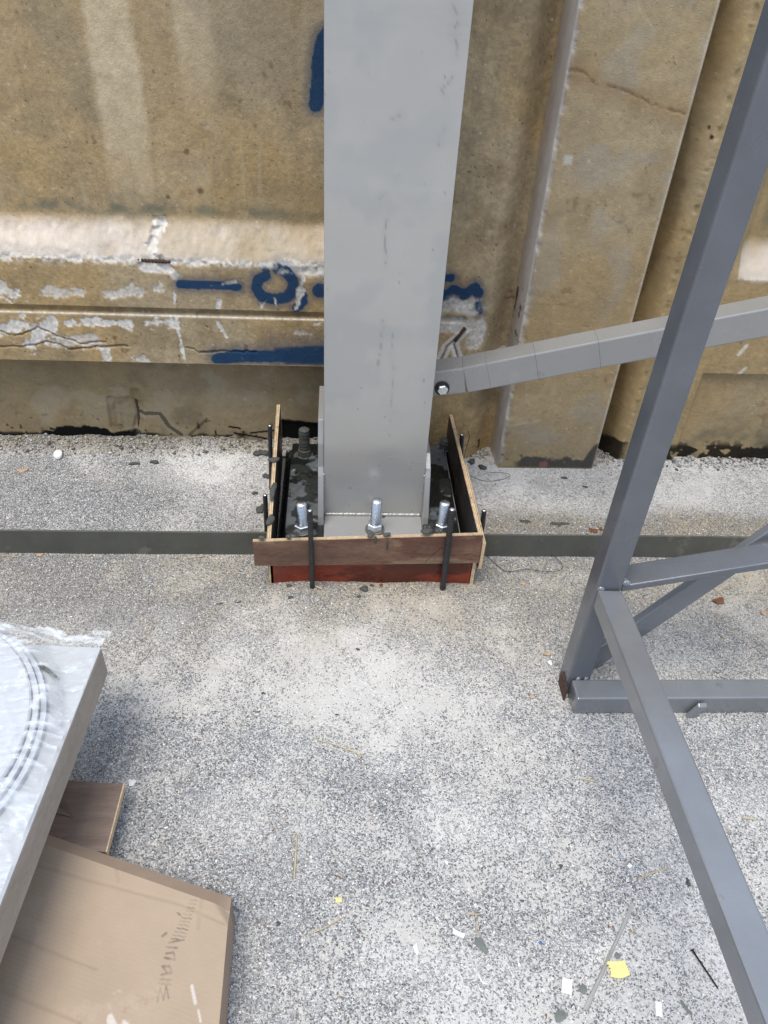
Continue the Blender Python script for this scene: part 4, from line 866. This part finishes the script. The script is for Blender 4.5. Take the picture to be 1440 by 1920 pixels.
# wood strip, papers
flat(1187,1695,1098,1892,.0075,'wood_strip','stick','long thin grey wooden strip lying under the torn yellow paper','wood strip',th=.003)
YP=[(-.5,-.35),(-.32,-.42),(.0,-.5),(.5,-.34),(.44,.5),(.1,.46),(-.40,.5),(-.5,.36),(-.36,.3),(-.48,.18),(-.34,.1),(-.46,-.02),(-.38,-.08),(-.40,-.2)]
flake('yellow_paper',1158,1820,.040,.031,.03,'yellow','torn piece of yellow paper lying across the thin wooden strip','paper',shape=YP,lift=.007,th=.0008,curl=.05)
for k,(px,py,sx,sy,rot,lab) in enumerate(((1063,1849,.019,.027,-.3,'white rectangular scrap left of the wooden strip, near the bottom edge'),(1235,1892,.012,.026,-.25,'narrow white scrap right of the wooden strip at the bottom edge'),
   (860,1751,.024,.009,-.45,'long white scrap beside the grey-green flake, lower middle'),(780,1777,.013,.028,.2,'jagged upright white scrap in the lower middle of the ground'),
   (247,1468,.022,.022,.7,'crumpled white scrap beside the corner of the brown board'),(1180,1624,.010,.008,.6,'tiny white square scrap above the wooden strip'),
   (837,1618,.008,.012,.2,'tiny white scrap on the open ground right of centre'),(1031,1243,.014,.022,.4,'small white scrap beside the foot of the steel post'),
   (972,1808,.006,.013,.4,'thin white sliver left of the yellow paper'),(762,1328,.007,.010,.8,'tiny white sliver in the middle of the ground'),(901,1835,.005,.022,.35,'thin white sliver below the grey-green flake'),(222,1890,.01,.01,.3,None))):
    if lab: flake('white_scrap',px,py,sx,sy,rot,'white',lab,'scrap','white scraps on the ground',seed=k,shape=RECT if k in (0,1,2,5) else None,curl=.25)
flake('yellow_scrap',635,1688,.013,.010,.1,'yellow','tiny yellow paper scrap on the ground right of the cardboard','paper',shape=RECT)
flake('blue_scrap',1013,1768,.006,.009,.3,'blue','tiny blue plastic scrap on the lower ground','scrap')
for k,(px,py,sx,sy,rot,lab) in enumerate(((903,1773,.026,.036,.5,'grey-green mortar flake beside the long white scrap'),(1289,1891,.014,.034,.55,'pointed grey-green mortar flake at the bottom, near the long brace'),(1050,1905,.030,.020,0,'faint grey-green mortar flake under the white rectangular scrap'),(1158,1792,.014,.014,0,'dark mortar flake just above the yellow paper'),(1093,1855,.016,.02,.3,'small grey mortar flake left of the wooden strip'))):
    flake('mortar_flake',px,py,sx,sy,rot,'greyscrap',lab,'mortar flake','mortar flakes on the lower ground',seed=k,curl=.1)
for pts,r,lab in (([(594,1388),(628,1398),(662,1410)],.0011,'straw lying in the middle of the ground, left of centre'),([(556,1565),(555,1600),(552,1648)],.0016,'upright pale straw right of the cardboard corner'),([(582,1752),(610,1740),(640,1723)],.0012,'forked yellowish straw right of the cardboard'),
   ([(1090,1461),(1117,1467)],.0018,'short yellow straw left of the long brace'),([(1195,1650),(1225,1637),(1252,1628)],.0013,'brown curved straw left of the long brace'),([(1390,1534),(1416,1538)],.0016,'pale straw right of the long brace'),([(875,1714),(900,1715)],.0012,'short white straw above the long white scrap'),([(893,1725),(894,1752)],.0010,'thin straw just above the grey-green flake'),
   ([(577,1100),(604,1113)],.0022,'pale wood splinter in the sand left in front of the formwork'),([(768,1106),(782,1114)],.0024,'short pale splinter in the sand before the red-brown board'),([(1332,1098),(1355,1118)],.0013,'thin straw beyond the long brace near the reddish leaf'),([(655,1406),(680,1420)],.0012,'short brown straw in the middle of the ground'),([(1192,1742),(1180,1752)],.0012,'tiny straw beside the wooden strip'),([(0,1042),(40,1046)],.001,'thin twig against the foot of the left steel strip'),([(350,1048),(385,1044)],.0012,'pale straw under the left steel strip')):
    straw(pts,r,lab)
for k,(px,py,sx,sy,rot,lab,m) in enumerate(((1113,996,.036,.024,-.2,'curled brown dead leaf behind the right steel strip','leaf'),(1347,1127,.045,.028,.2,'rust-red crumbled leaf beyond the long brace','leaf'),(1128,993,.018,.020,.4,'small dark leaf touching the steel post','leaf'),(714,1103,.014,.016,.2,'small rusty leaf bit in the sand before the formwork','leaf'),
   (980,1095,.018,.013,.1,'pale wood chip right of the formwork','woodchip'),(1025,1227,.030,.012,.05,'long tan chip left of the post foot','woodchip'),(997,1307,.018,.012,-.3,'tan chip left of the ground rail end','woodchip'),(1358,1195,.018,.009,-.4,'orange-tan chip right of the braces','woodchip'),(1432,1150,.022,.022,0,'tan chip at the right edge of the photo','woodchip'),(1400,1081,.026,.013,.1,'tan chip just below the upper brace','woodchip'),(42,882,.045,.025,.2,'pale tan flat stone near the wall at the far left','woodchip'),(75,1041,.022,.012,.1,'tan chip under the left steel strip','woodchip'))):
    flake('dry_leaf' if m=='leaf' else 'wood_chip',px,py,sx,sy,rot,m,lab,'leaf' if m=='leaf' else 'chip',None,seed=k,curl=.35,n=11)
# mortar lumps
for k,(px,py,rx,ry,rz,lab) in enumerate(((683,1111,.012,.014,.009,'round dark mortar lump in the sand in front of the red-brown board'),(697,1103,.007,.006,.005,'small dark mortar lump right of the round one'),(673,1124,.006,.005,.004,'small mortar lump below the round one'),(671,1218,.012,.010,.003,'flat dark mortar spot on the pale ground in front of the formwork'),(542,1104,.010,.006,.004,'olive mortar lump before the left end of the front board'),
  (577,1096,.008,.005,.004,'mortar crumb at the foot of the left front stake'),(545,1124,.011,.005,.003,'flat mortar lump below the left corner of the formwork'),(490,856,.028,.020,.008,'large dark mortar lump outside the far end of the left board'),(499,893,.014,.015,.008,'dark mortar lump halfway along the left board'),(489,955,.016,.028,.008,'large dark mortar lump near the near end of the left board'),(478,925,.010,.010,.006,'small mortar lump left of the left board'),
  (252,870,.020,.008,.007,'dark mortar lump near the wall at left, the left of two'),(290,868,.016,.010,.009,'dark mortar lump near the wall at left, the right of two'),(884,868,.016,.016,.009,'dark mortar lump at the foot of the wall right of the formwork'),(904,878,.016,.014,.010,'dark mortar lump at the left foot of the concrete post'),(1058,897,.016,.006,.005,'dark crumb on the white dust before the concrete post'),(1097,914,.010,.006,.004,'small dark crumb on the white dust left of the steel post'),(1048,983,.03,.010,.004,'black smear on the sand behind the right steel strip'),(985,978,.018,.010,.003,'brown-black crumb behind the right steel strip'),
  (632,1340,.010,.005,.003,'flat dark crumb in the middle of the ground'),(483,1335,.012,.005,.003,'dark crumb on the ground left of centre'),(494,1300,.012,.007,.003,'grey crumb on the ground left of centre'),(412,1133,.016,.006,.003,'dark crumb left of the formwork front'),(447,1130,.016,.006,.003,'dark crumb beside the left corner of the formwork'),(1052,1624,.008,.010,.004,'dark crumb on the lower right ground'),(1290,1655,.010,.016,.006,'dark knotted crumb beside the long brace'),(522,1732,.012,.008,.003,'olive crumb right of the cardboard'))):
    q_=.48 if k>=19 or k==3 else .85;rx,ry,rz=rx*q_,ry*q_,rz*q_;c=G(px,py);x,y=c[0],c[1];v,f=lumpmesh((x,y,gz(x,y)+rz*.35),rx,ry,rz,k+80,16,8,.45);o=mesh('mortar_lump',v,f,M['lump'],loc=(x,y,gz(x,y)),smooth=True);tag(o,lab,'mortar lump','mortar lumps on the ground')
# white bottle cap
c=G(110,860);x,y=c[0],c[1];z=gz(x,y)+.004
vs=[];n_=28
for rr,zz in ((.0,.0),(.0125,0),(.0145,.002),(.0145,.011),(.0130,.0125),(0,.0125)):
    for i in range(n_): a_=2*math.pi*i/n_;k_=rr*(1+(.03 if i%2 else 0)*(zz>.001)*(zz<.012));vs.append((x+k_*math.cos(a_),y+k_*math.sin(a_)*.96+zz*.4,z+zz+k_*math.sin(a_)*.35))
fs=[(j*n_+i,j*n_+(i+1)%n_,(j+1)*n_+(i+1)%n_,(j+1)*n_+i) for j in range(5) for i in range(n_)]
o=mesh('bottle_cap',vs,fs,M['white'],loc=(x,y,gz(x,y)),smooth=True);tag(o,'round white bottle cap lying near the foot of the wall','cap')
# nail
a_=G(1297,1784);b_=G(1347,1856);a_[2]=gz(a_[0],a_[1])+.006;b_[2]=gz(b_[0],b_[1])+.002
nl=empty('nail',((a_+b_)/2),'long black nail lying on the ground near the long brace','nail')
v,f=tube([a_,a_+(b_-a_)*.94,b_],[.0017,.0016,.0002],8);mesh('shank',v,f,M['wire'],nl,True)
d_=(b_-a_)/np.linalg.norm(b_-a_);v,f=tube([a_-d_*.0018,a_],.0040,12);mesh('head',v,f,M['wire'],nl)
# wires
def wire(pts,label,r=.0009,zf=None):
    P_=[np.array(q) for q in pts];Q_=[]
    for i in range(len(P_)-1):
        p0=P_[max(i-1,0)];p1=P_[i];p2=P_[i+1];p3=P_[min(i+2,len(P_)-1)]
        for k in range(8):
            t_=k/8;Q_.append(.5*((2*p1)+(-p0+p2)*t_+(2*p0-5*p1+4*p2-p3)*t_**2+(-p0+3*p1-3*p2+p3)*t_**3))
    Q_.append(P_[-1]);v,f=tube(Q_,r,6);o=mesh('binding_wire',v,f,M['wire'],loc=tuple(P_[0]),smooth=True);tag(o,label,'wire','thin binding wires round the formwork')
wire([G(a_,b_,h_) for a_,b_,h_ in ((912,1042,.01),(935,1062,.006),(952,1072,.004),(985,1068,.008),(1038,1072,.010),(1055,1063,.014),(1045,1048,.012),(1032,1040,.006))],'thin black wire loop on the ground in front of the right steel strip')
wire([G(a_,b_,h_) for a_,b_,h_ in ((880,891,.02),(900,900,.03),(920,902,.03),(945,898,.02),(956,890,.012),(935,886,.01),(910,887,.01))],'thin black wire loop on the white dust left of the concrete post')
wire([W(877,808,2.1),W(880,820,2.1),W(873,845,2.1),W(868,872,2.1)],'thin wire twisted by the far right rebar stake')
wire([W(a_,b_,1.57) for a_,b_ in ((797,1055),(812,1040),(838,1020))],'short black wire across the upper front board by the right stake',.0007)
wire([W(a_,b_,1.572) for a_,b_ in ((798,1098),(812,1083),(826,1068))],'short black wire across the lower red-brown board by the right stake',.0007)
wire([W(a_,b_,1.572) for a_,b_ in ((588,1078),(600,1088),(612,1098))],'short black wire at the foot of the left front stake',.0007)
